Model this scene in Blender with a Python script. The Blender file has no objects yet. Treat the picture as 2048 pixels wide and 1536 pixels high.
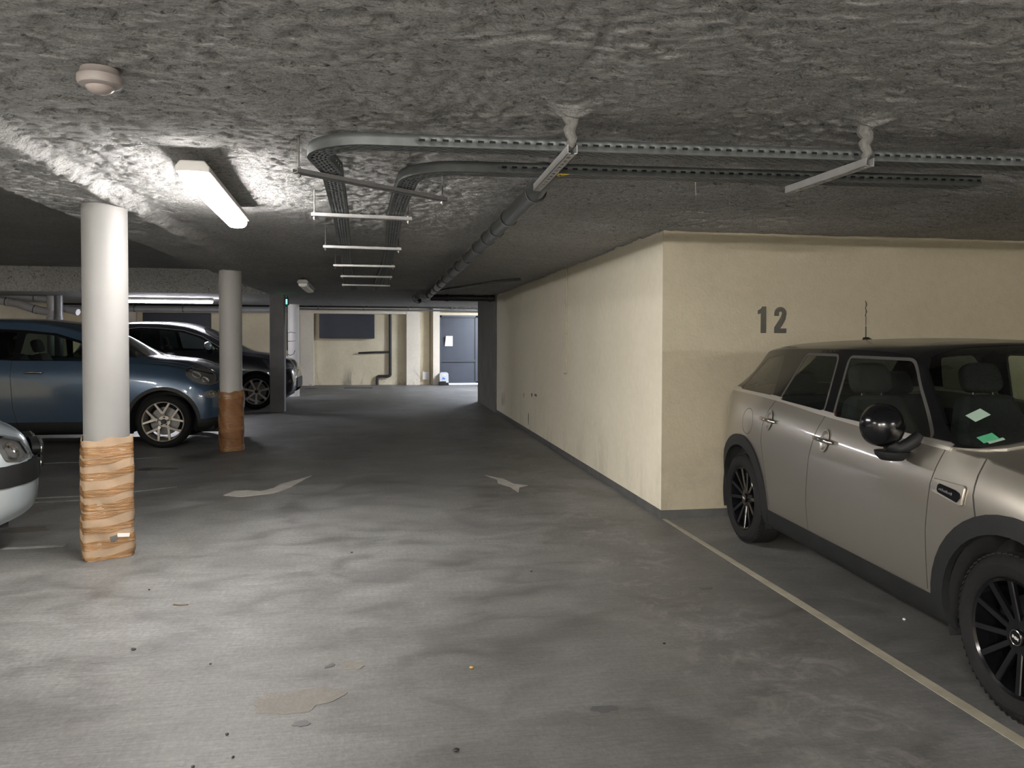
import bpy, bmesh, math, random
import numpy as np
from mathutils import Vector, Matrix
from mathutils.geometry import delaunay_2d_cdt
random.seed(7)
PI = math.pi
SC = bpy.context.scene
COL = SC.collection

# ------------------------------------------------------------------ camera
cam = bpy.data.cameras.new('camera')
cam.lens = 36.0 * 1540 / 2048
cam.sensor_width = 36.0
cam.shift_y = -50.4 / 2048
cam.clip_start = 0.05
cam.clip_end = 200
co = bpy.data.objects.new('camera', cam)
COL.objects.link(co)
psi, pit, roll = math.atan(260 / 1540), math.radians(1.4), 0.003
co.matrix_world = (Matrix.Translation((0, 0, 1.42)) @ Matrix.Rotation(-psi, 4, 'Z')
                   @ Matrix.Rotation(PI / 2 - pit, 4, 'X') @ Matrix.Rotation(roll, 4, 'Z'))
SC.camera = co

# ------------------------------------------------------------------ world, view
w = bpy.data.worlds.new('world')
SC.world = w
w.use_nodes = True
w.node_tree.nodes['Background'].inputs[0].default_value = (0.6, 0.62, 0.7, 1)
w.node_tree.nodes['Background'].inputs[1].default_value = 0.0
SC.view_settings.view_transform = 'Standard'
SC.view_settings.look = 'None'
SC.view_settings.exposure = 0.72
SC.view_settings.gamma = 1
SC.view_settings.use_curve_mapping = False
SC.cycles.use_denoising = True
SC.cycles.max_bounces = 8
SC.cycles.diffuse_bounces = 5
SC.cycles.transparent_max_bounces = 16
SC.cycles.sample_clamp_indirect = 4
# strengths of the tubes and the added fill lamps (W/m2-like emission of each diffuser)
E_MAIN, E_LEFT, E_FAR, E_FILL, E_BAY_FILL = 86.0, 130.0, 450.0, 300.0, 190.0
C_MAIN, C_LEFT, C_FAR, C_FILL = (1.0, 0.96, 0.92), (0.95, 0.93, 1.0), (0.84, 0.89, 1.0), (1.0, 0.95, 0.87)

# ------------------------------------------------------------------ helpers
def link(o, parent=None):
    COL.objects.link(o)
    if parent is not None:
        o.parent = parent
    return o

def tag(o, label=None, cat=None, group=None, kind=None):
    if label: o['label'] = label
    if cat: o['category'] = cat
    if group: o['group'] = group
    if kind: o['kind'] = kind
    return o

def empty(name, loc=(0, 0, 0), rz=0.0, label=None, cat=None, group=None):
    o = bpy.data.objects.new(name, None)
    o.empty_display_size = 0.1
    o.location = loc
    o.rotation_euler = (0, 0, rz)
    link(o)
    return tag(o, label, cat, group)

def frame_for(d):
    d = Vector(d).normalized()
    a = Vector((0, 0, 1)) if abs(d.z) < 0.9 else Vector((1, 0, 0))
    u = d.cross(a).normalized()
    return d, u, d.cross(u).normalized()

class MB:
    def __init__(s):
        s.v = []; s.f = []; s.uv = None
    def add(s, vs, fs):
        n = len(s.v)
        s.v += [tuple(p) for p in vs]
        s.f += [tuple(i + n for i in f) for f in fs]
        return s
    def box(s, a, b, M=None):
        x0, y0, z0 = a; x1, y1, z1 = b
        vs = [Vector(p) for p in [(x0, y0, z0), (x1, y0, z0), (x1, y1, z0), (x0, y1, z0), (x0, y0, z1), (x1, y0, z1), (x1, y1, z1), (x0, y1, z1)]]
        if M is not None: vs = [M @ p for p in vs]
        return s.add(vs, [(0, 3, 2, 1), (4, 5, 6, 7), (0, 1, 5, 4), (1, 2, 6, 5), (2, 3, 7, 6), (3, 0, 4, 7)])
    def tube(s, pts, r, seg=12, caps=True, closed=False):
        pts = [Vector(p) for p in pts]
        n = len(pts)
        rs = r if isinstance(r, (list, tuple)) else [r] * n
        vs = []; fs = []
        d0, u, vv = frame_for(pts[1] - pts[0])
        for i, p in enumerate(pts):
            if closed: d = pts[(i + 1) % n] - pts[i - 1]
            elif i == 0: d = pts[1] - pts[0]
            elif i == n - 1: d = pts[-1] - pts[-2]
            else: d = (pts[i + 1] - p).normalized() + (p - pts[i - 1]).normalized()
            d = d.normalized() if d.length > 1e-9 else d0
            u = (u - d * u.dot(d)).normalized(); vv = d.cross(u)
            for k in range(seg):
                a = 2 * PI * k / seg
                vs.append(p + (u * math.cos(a) + vv * math.sin(a)) * rs[i])
        m = n if closed else n - 1
        for i in range(m):
            for k in range(seg):
                a, b = i * seg + k, i * seg + (k + 1) % seg
                c, d = ((i + 1) % n) * seg + (k + 1) % seg, ((i + 1) % n) * seg + k
                fs.append((a, b, c, d))
        if caps and not closed:
            fs.append(tuple(range(seg))[::-1])
            fs.append(tuple((n - 1) * seg + k for k in range(seg)))
        return s.add(vs, fs)
    def cyl(s, p0, p1, r, r2=None, seg=24, caps=True):
        return s.tube([p0, p1], [r, r if r2 is None else r2], seg, caps)
    def lathe(s, prof, seg=32, M=None, caps=True, a0=0.0, a1=2 * PI):
        # prof: list of (r, h) about the local Z axis
        vs = []; fs = []; full = abs(a1 - a0 - 2 * PI) < 1e-6
        ns = seg if full else seg + 1
        for r_, h in prof:
            for k in range(ns):
                a = a0 + (a1 - a0) * k / seg
                p = Vector((r_ * math.cos(a), r_ * math.sin(a), h))
                vs.append(M @ p if M is not None else p)
        for i in range(len(prof) - 1):
            for k in range(seg):
                k2 = (k + 1) % ns if full else k + 1
                fs.append((i * ns + k, i * ns + k2, (i + 1) * ns + k2, (i + 1) * ns + k))
        if caps and full:
            if prof[0][0] > 1e-5: fs.append(tuple(range(ns))[::-1])
            if prof[-1][0] > 1e-5: fs.append(tuple((len(prof) - 1) * ns + k for k in range(ns)))
        return s.add(vs, fs)
    def prism(s, poly, h0, h1, M=None):
        n = len(poly)
        vs = [Vector((x, y, h0)) for x, y in poly] + [Vector((x, y, h1)) for x, y in poly]
        if M is not None: vs = [M @ p for p in vs]
        return s.add(vs, [tuple(range(n))[::-1], tuple(range(n, 2 * n))] + [(i, (i + 1) % n, n + (i + 1) % n, n + i) for i in range(n)])
    def ball(s, c, r, seg=16, rings=10, sx=1, sy=1, sz=1, M=None):
        vs = []; fs = []
        for i in range(rings + 1):
            th = PI * i / rings
            for k in range(seg):
                a = 2 * PI * k / seg
                p = Vector((c[0] + r * sx * math.sin(th) * math.cos(a), c[1] + r * sy * math.sin(th) * math.sin(a), c[2] + r * sz * math.cos(th)))
                vs.append(M @ p if M is not None else p)
        for i in range(rings):
            for k in range(seg):
                fs.append((i * seg + k, (i + 1) * seg + k, (i + 1) * seg + (k + 1) % seg, i * seg + (k + 1) % seg))
        return s.add(vs, fs)
    def build(s, name, mat, parent=None, ang=35, bevel=0, seg=2, weld=False):
        me = bpy.data.meshes.new(name)
        me.from_pydata(s.v, [], s.f)
        bm = bmesh.new(); bm.from_mesh(me)
        if weld: bmesh.ops.remove_doubles(bm, verts=bm.verts, dist=1e-5)
        bmesh.ops.dissolve_degenerate(bm, dist=1e-7, edges=bm.edges)
        bmesh.ops.recalc_face_normals(bm, faces=bm.faces)
        bm.to_mesh(me); bm.free()
        me.materials.append(mat)
        if ang:
            me.shade_smooth()
            me.set_sharp_from_angle(angle=math.radians(ang))
        o = link(bpy.data.objects.new(name, me), parent)
        if bevel:
            b = o.modifiers.new('bevel', 'BEVEL'); b.width = bevel; b.segments = seg; b.limit_method = 'ANGLE'; b.angle_limit = math.radians(40)
        return o

def vnoise(x, y, seed=0):
    xi = np.floor(x).astype(np.int64); yi = np.floor(y).astype(np.int64)
    fx = x - xi; fy = y - yi
    fx = fx * fx * (3 - 2 * fx); fy = fy * fy * (3 - 2 * fy)
    def h(a, b):
        n = (a * 374761393 + b * 668265263 + seed * 974634777) & 0xffffffff
        n = ((n ^ (n >> 13)) * 1274126177) & 0xffffffff
        return ((n ^ (n >> 16)) & 0xffff) / 65535.0
    return (h(xi, yi) * (1 - fx) + h(xi + 1, yi) * fx) * (1 - fy) + (h(xi, yi + 1) * (1 - fx) + h(xi + 1, yi + 1) * fx) * fy

def sstep(a, b, x):
    t = np.clip((x - a) / (b - a), 0, 1)
    return t * t * (3 - 2 * t)

# ------------------------------------------------------------------ materials
MATS = {}
class NT:
    def __init__(s, name):
        m = bpy.data.materials.new(name); m.use_nodes = True
        s.m = m; s.t = m.node_tree; s.b = s.t.nodes['Principled BSDF']; s.out = s.t.nodes['Material Output']
        s._c = None
    def n(s, typ, **k):
        o = s.t.nodes.new(typ)
        for a, v in k.items(): setattr(o, a, v)
        return o
    def l(s, a, b): s.t.links.new(a, b)
    def coord(s, scale=(1, 1, 1), loc=(0, 0, 0), rot=(0, 0, 0)):
        if s._c is None: s._c = s.n('ShaderNodeTexCoord')
        mp = s.n('ShaderNodeMapping'); mp.inputs['Scale'].default_value = scale; mp.inputs['Location'].default_value = loc; mp.inputs['Rotation'].default_value = rot
        s.l(s._c.outputs['Object'], mp.inputs[0]); return mp.outputs[0]
    def noise(s, vec, scale=5, detail=4, rough=0.55, dist=0):
        o = s.n('ShaderNodeTexNoise'); s.l(vec, o.inputs['Vector'])
        o.inputs['Scale'].default_value = scale; o.inputs['Detail'].default_value = detail; o.inputs['Roughness'].default_value = rough; o.inputs['Distortion'].default_value = dist
        return o.outputs['Fac']
    def ramp(s, fac, stops):
        o = s.n('ShaderNodeValToRGB'); s.l(fac, o.inputs[0])
        el = o.color_ramp.elements
        el.remove(el[1])
        for i, (p, c) in enumerate(stops):
            e = el[0] if i == 0 else el.new(p)
            e.position = p
            e.color = (c, c, c, 1) if isinstance(c, (int, float)) else (c[0], c[1], c[2], 1)
        return o.outputs[0]
    def mix(s, fac, a, b, mode='MIX'):
        o = s.n('ShaderNodeMix', data_type='RGBA', blend_type=mode)
        for sock, v in ((o.inputs[0], fac), (o.inputs[6], a), (o.inputs[7], b)):
            if hasattr(v, 'links'): s.l(v, sock)
            else: sock.default_value = v if isinstance(v, (int, float)) else (v[0], v[1], v[2], 1)
        return o.outputs[2]
    def math(s, op, a, b=0.0, c=0.0):
        o = s.n('ShaderNodeMath', operation=op)
        for i, v in enumerate((a, b, c)):
            if hasattr(v, 'links'): s.l(v, o.inputs[i])
            else: o.inputs[i].default_value = v
        return o.outputs[0]
    def bump(s, h, strength=0.3, dist=0.01, prev=None):
        o = s.n('ShaderNodeBump'); o.inputs['Strength'].default_value = strength; o.inputs['Distance'].default_value = dist
        s.l(h, o.inputs['Height'])
        if prev is not None: s.l(prev, o.inputs['Normal'])
        return o.outputs[0]
    def setc(s, v):
        if hasattr(v, 'links'): s.l(v, s.b.inputs['Base Color'])
        else: s.b.inputs['Base Color'].default_value = (v[0], v[1], v[2], 1)
    def norm(s, v): s.l(v, s.b.inputs['Normal'])
    def p(s, **k):
        nm = dict(rough='Roughness', metal='Metallic', coat='Coat Weight', coatr='Coat Roughness', spec='Specular IOR Level', ior='IOR')
        for a, v in k.items():
            if hasattr(v, 'links'): s.l(v, s.b.inputs[nm[a]])
            else: s.b.inputs[nm[a]].default_value = v
        return s

def simple(name, c, rough=0.5, metal=0.0, coat=0.0, var=0.0, scale=8, bump=0.0, spec=0.5, bscale=60):
    if name in MATS: return MATS[name]
    t = NT(name); t.p(rough=rough, metal=metal, coat=coat, spec=spec)
    if var:
        f = t.ramp(t.noise(t.coord(), scale, 5), [(0.3, 1 - var), (0.7, 1.0)])
        t.setc(t.mix(1.0, c, f, 'MULTIPLY'))
    else: t.setc(c)
    if bump: t.norm(t.bump(t.noise(t.coord(), bscale, 3), bump, 0.005))
    MATS[name] = t.m
    return t.m

def emit(name, c, s):
    t = NT(name); t.setc((0.8, 0.8, 0.8))
    t.b.inputs['Emission Color'].default_value = (c[0], c[1], c[2], 1)
    t.b.inputs['Emission Strength'].default_value = s
    return t.m

def floor_mat():
    t = NT('garage_concrete_floor')
    v = t.coord()
    big = t.noise(t.coord((1, .55, 1)), 0.55, 4, .55, .6)
    mid = t.noise(t.coord((1, 1.6, 1)), 2.2, 8, .62, 1.0)
    fine = t.noise(v, 45, 6, .7)
    br = t.noise(t.coord((3, 60, 1), rot=(0, 0, .12)), 1.6, 5, .6)
    br2 = t.noise(t.coord((55, 4, 1), rot=(0, 0, -.2)), 1.5, 5, .6)
    c = t.ramp(big, [(0.28, (.120, .117, .110)), (0.5, (.160, .159, .155)), (0.72, (.222, .223, .227))])
    c = t.mix(1.0, c, t.ramp(mid, [(0.3, .62), (0.48, .96), (0.58, 1.05), (0.75, 1.25)]), 'MULTIPLY')
    c = t.mix(.8, c, t.ramp(br, [(0.3, .72), (0.7, 1.25)]), 'MULTIPLY')
    c = t.mix(.32, c, t.ramp(br2, [(0.3, .78), (0.7, 1.2)]), 'MULTIPLY')
    c = t.mix(.9, c, t.ramp(fine, [(0.25, .62), (0.75, 1.35)]), 'MULTIPLY')
    sc = t.ramp(t.noise(t.coord((4, 1, 1), rot=(0, 0, .7)), 4, 9, .8, 2.5), [(.60, 0), (.68, 1)])
    c = t.mix(t.math('MULTIPLY', sc, .30), c, (.34, .335, .325))
    # tyre darkened driving lane, worn along the middle of the aisle
    sep = t.n('ShaderNodeSeparateXYZ'); t.l(v, sep.inputs[0])
    def band(val, c0, wd, edge):
        d = t.math('ABSOLUTE', t.math('SUBTRACT', val, c0))
        o = t.n('ShaderNodeMapRange', interpolation_type='SMOOTHSTEP'); t.l(d, o.inputs[0])
        o.inputs[1].default_value = wd; o.inputs[2].default_value = wd + edge; o.inputs[3].default_value = 1; o.inputs[4].default_value = 0
        return o.outputs[0]
    wob = t.math('MULTIPLY_ADD', t.noise(v, .5, 3), 1.6, -.8)
    xx = t.math('ADD', sep.outputs[0], wob)
    yy = t.math('ADD', sep.outputs[1], wob)
    lane = t.math('MULTIPLY', band(xx, .35, .7, 1.1), band(yy, 14.0, 5.2, 3.6))
    lane = t.math('MULTIPLY', lane, t.ramp(t.noise(t.coord((1, 2.2, 1)), 1.2, 6, .65), [(.3, .45), (.6, 1.0)]))
    c = t.mix(t.math('MULTIPLY', lane, .3), c, (.075, .073, .071))
    # broad darker area over the near right of the aisle and the bay
    near_dark = t.math('MULTIPLY', band(t.math('ADD', sep.outputs[0], t.math('MULTIPLY', wob, 1.2)), 2.6, 1.7, 2.2), band(t.math('ADD', sep.outputs[1], wob), 2.2, 1.6, 2.2))
    c = t.mix(t.math('MULTIPLY', near_dark, .42), c, (.080, .078, .073))
    c = t.mix(1.0, c, t.ramp(t.noise(t.coord((1, 1.3, 1), (3, 3, 0)), 1.1, 6, .6, .8), [(.3, .74), (.5, 1.0), (.7, 1.14)]), 'MULTIPLY')
    # oily blotches and lime marks
    ob = t.ramp(t.noise(t.coord((1, 2.4, 1)), 1.9, 3, .5, .4), [(.69, 0), (.735, 1)])
    c = t.mix(t.math('MULTIPLY', ob, .35), c, (.07, .069, .067))
    sp = t.ramp(t.noise(v, 7.5, 3, .6, .3), [(.755, 0), (.79, 1)])
    c = t.mix(t.math('MULTIPLY', sp, .5), c, (.07, .068, .065))
    lm = t.math('MULTIPLY', t.ramp(t.noise(t.coord((1, 3, 1), (5, 3, 0)), 6, 9, .75, 1.5), [(.62, 0), (.72, 1)]), t.ramp(t.noise(t.coord(loc=(9, 2, 0)), .8, 2), [(.5, 0), (.62, 1)]))
    c = t.mix(t.math('MULTIPLY', lm, .5), c, (.36, .355, .345))
    ww = t.math('MULTIPLY', band(xx, 1.55, .12, .35), t.ramp(t.noise(t.coord((1, 1, 1), (2, 7, 0)), 5, 9, .75, 1.2), [(.5, 0), (.62, 1)]))
    c = t.mix(t.math('MULTIPLY', ww, .33), c, (.32, .30, .28))
    t.setc(c)
    t.p(rough=t.ramp(mid, [(.3, .42), (.7, .62)]), spec=.45)
    n1 = t.bump(t.noise(v, 90, 4, .6), .25, .003)
    n2 = t.bump(br, .18, .004, n1)
    t.norm(t.bump(mid, .2, .01, n2))
    return t.m

def ceil_mat(name, k=1.0):
    t = NT(name); v = t.coord()
    streak = t.noise(t.coord((1, 2.4, 1), rot=(0, 0, -.15)), 40, 6, .68, .8)
    fine = t.noise(v, 130, 4, .7, .5)
    big = t.noise(v, 1.1, 4, .6, .5)
    c = t.ramp(streak, [(.30, (.30 * k, .29 * k, .28 * k)), (.40, (.60 * k, .595 * k, .585 * k)), (.52, (.80 * k, .795 * k, .785 * k)), (.75, (.88 * k, .875 * k, .86 * k))])
    pit = t.noise(t.coord((1, 3.2, 1), (7, 1, 0), (0, 0, .1)), 15, 7, .74, 1.4)
    c = t.mix(1.0, c, t.ramp(pit, [(.33, .22), (.40, .60), (.45, 1.0)]), 'MULTIPLY')  # shade of the pits put into the colour, on top of the bump
    c = t.mix(.8, c, t.ramp(fine, [(.3, .65), (.6, 1.2)]), 'MULTIPLY')
    c = t.mix(.8, c, t.ramp(big, [(.3, .82), (.7, 1.06)]), 'MULTIPLY')
    t.setc(c); t.p(rough=.95, spec=.1)
    n1 = t.bump(fine, .8, .006)
    t.norm(t.bump(streak, 1.0, .022, t.bump(pit, 1.0, .06, n1)))
    return t.m

def wall_mat(name, c0, c1, bumps=.25, zline=None, dirt=.5):
    t = NT(name); v = t.coord()
    big = t.noise(v, .9, 5, .6, .5)
    c = t.mix(t.ramp(big, [(.3, 0), (.7, 1)]), c0, c1)
    c = t.mix(.4, c, t.ramp(t.noise(v, 14, 5, .6), [(.3, .88), (.7, 1.06)]), 'MULTIPLY')
    sep = t.n('ShaderNodeSeparateXYZ'); t.l(v, sep.inputs[0])
    if zline is not None:
        # old lower coat of paint, slightly greyer, up to a wavy tide line
        zz = t.math('ADD', sep.outputs[2], t.math('MULTIPLY_ADD', t.noise(v, 1.5, 4), .10, -.05))
        o = t.n('ShaderNodeMapRange', interpolation_type='SMOOTHSTEP'); t.l(zz, o.inputs[0])
        o.inputs[1].default_value = zline - .015; o.inputs[2].default_value = zline + .015; o.inputs[3].default_value = 1; o.inputs[4].default_value = 0
        c = t.mix(t.math('MULTIPLY', o.outputs[0], .55), c, t.mix(1.0, c, (.78, .76, .74), 'MULTIPLY'))
    # scuffs and damp stains near the floor
    o2 = t.n('ShaderNodeMapRange', interpolation_type='SMOOTHSTEP'); t.l(sep.outputs[2], o2.inputs[0])
    o2.inputs[1].default_value = 0.0; o2.inputs[2].default_value = .75; o2.inputs[3].default_value = 1; o2.inputs[4].default_value = 0
    st = t.math('MULTIPLY', o2.outputs[0], t.ramp(t.noise(t.coord((1.3, 1.3, .5), (3, 4, 1)), 1.7, 7, .7, 1.0), [(.50, 0), (.66, 1)]))
    c = t.mix(t.math('MULTIPLY', st, dirt), c, (.13, .115, .09))
    t.setc(c); t.p(rough=.8, spec=.25)
    n1 = t.bump(t.noise(v, 170, 3, .6), bumps, .003)
    t.norm(t.bump(t.noise(v, 38, 4, .6), bumps, .006, n1))
    return t.m

def paint(name, c, metal=.55, rough=.38, dusty=0.12):
    t = NT(name); v = t.coord()
    d = t.noise(t.coord((1, 1, 1.4)), 2.3, 7, .65)
    col = t.mix(t.math('MULTIPLY', t.ramp(d, [(.4, 0), (.75, 1)]), dusty), c, (.34, .32, .28))
    t.setc(col)
    t.p(metal=metal, rough=t.math('MULTIPLY_ADD', d, .12, rough - .06), coat=1.0, coatr=.06)
    fl = t.noise(v, 900, 1, .5)
    t.norm(t.bump(fl, .04, .001))
    return t.m

def glass(name, tint, refl=1.0):
    t = NT(name); t.t.nodes.remove(t.b)
    tr = t.n('ShaderNodeBsdfTransparent'); tr.inputs[0].default_value = (*tint, 1)
    gl = t.n('ShaderNodeBsdfGlossy'); gl.inputs['Roughness'].default_value = .03; gl.inputs[0].default_value = (refl, refl, refl, 1)
    lw = t.n('ShaderNodeLayerWeight')
    fr = t.math('MULTIPLY_ADD', t.math('POWER', lw.outputs['Facing'], 4.0), .85, .045)
    mx = t.n('ShaderNodeMixShader'); t.l(fr, mx.inputs[0]); t.l(tr.outputs[0], mx.inputs[1]); t.l(gl.outputs[0], mx.inputs[2])
    t.l(mx.outputs[0], t.out.inputs[0])
    return t.m

M_FLOOR = floor_mat()
M_CEIL = ceil_mat('sprayed_fibre_ceiling')
M_STALK = simple('dusty_coating', (.22, .215, .205), .95, var=.5, scale=40, bump=.6, bscale=90)
M_CREAM = wall_mat('cream_paint', (.70, .655, .53), (.76, .71, .585), .12, None, .2)
M_SAND = wall_mat('sand_roughcast_paint', (.45, .405, .305), (.51, .46, .35), .6, 1.33, .35)
M_BACK = wall_mat('back_wall_paint', (.60, .53, .38), (.72, .65, .49), .2, None, .75)
M_BACKP = wall_mat('pilaster_paint', (.66, .60, .50), (.74, .68, .58), .2, None, .7)
M_CONC = simple('bare_concrete', (.17, .17, .155), .85, var=.35, scale=3, bump=.3)
M_COLW = None
M_PLINTH = simple('plinth_paint', (.10, .10, .098), .75, var=.35, scale=6, bump=.3)
M_GALV = simple('galvanised_steel', (.135, .147, .15), .5, .45, var=.3, scale=12, bump=.08)
M_STRUT = simple('zinc_strut', (.62, .62, .62), .4, .6, var=.15, scale=20)
M_ROD = simple('threaded_rod_steel', (.22, .21, .2), .5, .8)
M_PVC = simple('grey_pvc', (.13, .14, .145), .42, var=.35, scale=5, bump=.05)
M_PVCL = simple('light_grey_pvc', (.42, .42, .44), .4, var=.2, scale=5)
M_PVCD = simple('black_pipe', (.025, .025, .028), .5, var=.3, scale=5)
M_RUB = simple('black_clamp', (.012, .012, .012), .5)
M_DBLUE = simple('dark_blue_panel_paint', (.022, .028, .045), .5, var=.2, scale=3)
M_GATE = simple('gate_grey_paint', (.050, .058, .076), .45, var=.2, scale=2)
M_WHITE = simple('white_plastic', (.62, .60, .58), .5)
M_BLACK = simple('black_plastic', (.011, .012, .013), .6, spec=.3, var=.3, scale=9, bump=.15, bscale=200)
M_GLOSS = simple('gloss_black', (.004, .004, .005), .16, spec=.4)
M_CHROME = simple('chrome', (.62, .60, .57), .16, 1.0)
M_SATIN = simple('satin_trim', (.58, .55, .50), .38, .85)
M_SEAL = simple('window_seal_rubber', (.045, .043, .040), .45)
M_LHOUSE = simple('lamp_housing_silver', (.30, .29, .28), .3, .5)
M_TYRE = simple('tyre_rubber', (.008, .008, .0085), .8, spec=.25, var=.35, scale=14, bump=.2, bscale=120)
M_SEAT = simple('seat_fabric', (.012, .012, .014), .9, bump=.3, bscale=300)
M_LIN = simple('cabin_lining', (.01, .01, .011), .9)
M_LINE = simple('worn_line_paint', (.38, .35, .275), .75, var=.25, scale=9, bump=.2)
M_LINE2 = simple('faded_line_paint', (.38, .38, .37), .75, var=.6, scale=7, bump=.2)
M_CARD = simple('cardboard', (.32, .225, .145), .85, var=.25, scale=7, bump=.35, bscale=35)
M_HUB = simple('dark_hub', (.02, .02, .022), .4, .3)
M_DISC = simple('brake_disc_steel', (.16, .155, .15), .45, .8)

def tape_mat():
    t = NT('brown_packing_tape'); v = t.coord()
    wr = t.noise(t.coord((2, 2, 22)), 5, 5, .6, 1.2)
    t.setc(t.mix(t.ramp(wr, [(.3, 0), (.7, 1)]), (.17, .082, .028), (.31, .17, .068)))
    t.p(rough=.25, coat=.4); t.norm(t.bump(wr, .9, .012))
    return t.m
M_TAPE = tape_mat()

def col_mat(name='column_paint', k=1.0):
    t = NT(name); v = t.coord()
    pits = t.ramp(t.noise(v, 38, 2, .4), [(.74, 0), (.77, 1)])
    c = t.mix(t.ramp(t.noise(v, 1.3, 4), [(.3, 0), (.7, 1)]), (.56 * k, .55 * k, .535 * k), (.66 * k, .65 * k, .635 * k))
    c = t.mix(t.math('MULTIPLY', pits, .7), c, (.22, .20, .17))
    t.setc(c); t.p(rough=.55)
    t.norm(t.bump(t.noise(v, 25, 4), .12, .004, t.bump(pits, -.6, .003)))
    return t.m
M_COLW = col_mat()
M_COLN = col_mat('near_column_darkened', .31)  # same column paint, darkened against the glare of the near lamp

# ------------------------------------------------------------------ the setting
def struct(name, mb, mat, parent=None, **k):
    o = mb.build(name, mat, parent, **k)
    if parent is None: o['kind'] = 'structure'
    return o

XL, XR, YN, YS = -9.3, 7.0, 24.55, -3.2        # outer walls
ZH = 2.75                                        # high ceiling level

struct('floor', MB().box((XL - .2, YS - .2, -.2), (XR + .2, YN + .2, 0)), M_FLOOR, ang=0)
# central block whose end wall carries the bay number
struct('wall_right', MB().box((2.20, 5.85, 0), (2.34, 14.80, 2.9)), M_CREAM, ang=0)
struct('wall_number_bay', MB().box((2.2005, 5.84, 0), (XR, 5.99, 2.9)), M_SAND, ang=0)
struct('wall_concrete_pier', MB().box((2.17, 14.80, 0), (2.45, 17.6, 2.9)), M_CONC, ang=0, bevel=.01)
struct('wall_block_rear', MB().box((2.45, 17.45, 0), (XR, 17.6, 2.9)), M_CREAM, ang=0)
struct('wall_far', MB().box((XL, YN, 0), (XR, YN + .2, 2.9)), M_BACK, ang=0)
struct('wall_left', MB().box((XL - .2, YS, 0), (XL, YN, 2.9)), M_BACK, ang=0)
struct('wall_east', MB().box((XR, YS, 0), (XR + .2, YN, 2.9)), M_CREAM, ang=0)
struct('wall_behind_bounce', MB().box((XL, YS - .2, 0), (XR, YS, 2.9)), simple('bounce_white', (.82, .80, .76), .8), ang=0)  # unseen wall, set close and white to bounce fill light
struct('baseboard_right', MB().box((2.185, 5.842, 0), (2.2, 14.79, .062)), M_PLINTH, ang=0)
struct('baseboard_number_bay', MB().box((2.186, 5.826, 0), (XR, 5.84, .062)), M_PLINTH, ang=0)
# far wall relief: pilasters and lintel round the shallow niche
struct('trim_1', MB().box((-2.47, 24.3, 0), (-2.07, YN, 2.7)), M_BACKP, ang=0)
struct('trim_2', MB().box((.755, 24.3, 0), (1.175, YN, 2.7)), M_BACKP, ang=0)
struct('trim_3', MB().box((1.58, 24.2, 0), (1.785, YN, 2.7)), M_BACKP, ang=0)
struct('trim_4', MB().box((-2.07, 24.31, 2.215), (.755, YN, 2.7)), M_BACKP, ang=0)
struct('trim_5', MB().box((-9.3, 24.31, 2.215), (-2.47, YN, 2.7)), M_BACKP, ang=0)
struct('trim_6', MB().box((-7.9, 24.40, 0), (-7.2, YN, 2.22)), M_BACKP, ang=0)

# sprayed ceiling slab over the aisle: one undulating sheet
def axis_lines(a, b, d0, d1, fine, coarse):
    out = [a]
    while out[-1] < b - 1e-6:
        x = out[-1]
        g = 0 if d0 <= x <= d1 else (d0 - x if x < d0 else x - d1)
        out.append(min(b, x + min(coarse, fine + g * .035)))
    return np.array(out)
def ceil_h(X, Y):
    inside = sstep(-1.68, -1.56, X + .05 * (vnoise(X * 3, Y * 3, 5) - .5) + .06 * (vnoise(X * 11, Y * 9, 6) - .5))
    far = 1 - sstep(10.5, 13.5, Y)
    right = np.where(Y < 5.85, 1 - sstep(3.55, 4.05, X + .25 * (5.5 - Y)), 1 - sstep(1.2, 2.1, X))
    near12 = 1 - sstep(5.1, 5.8, Y) * sstep(1.3, 2.4, X)
    z = 2.280 + .052 * inside * (.25 + .75 * far) * right * near12
    z = z + .016 * (vnoise(X * 1.3, Y * 1.3, 1) - .5) * inside
    z = z + .005 * (vnoise(X * 6, Y * 8, 2) - .5)
    n = vnoise(X * 17 + 2 * vnoise(X * 5, Y * 5, 11), Y * 34, 3) * .45 + vnoise(X * 34, Y * 60, 12) * .35 + vnoise(X * 65, Y * 95, 4) * .2
    z = z + .075 * np.clip(n - .53, 0, 1) + .014 * n
    # rough lip where the coating turns down over the beam
    lip = np.exp(-((X + 1.63) / .06) ** 2) * (Y > 0)
    z = z - lip * (.012 + .034 * np.clip(vnoise(X * 22, Y * 30, 8) - .25, 0, 1)) * (1 - sstep(8, 12, Y))
    # clumps torn round the tray hangers
    for cx, cy, r, d in ((.76, 3.02, .06, .03), (2.05, 2.98, .05, .025), (-.2, 3.1, .25, -.03), (.3, 3.05, .3, -.02), (1.7, 3.02, .5, -.02), (.1, 3.7, .15, -.03)):
        z = z - d * np.exp(-(((X - cx) ** 2 + (Y - cy) ** 2) / r ** 2)) * (.5 + vnoise(X * 25, Y * 25, 9))
    return z
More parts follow.
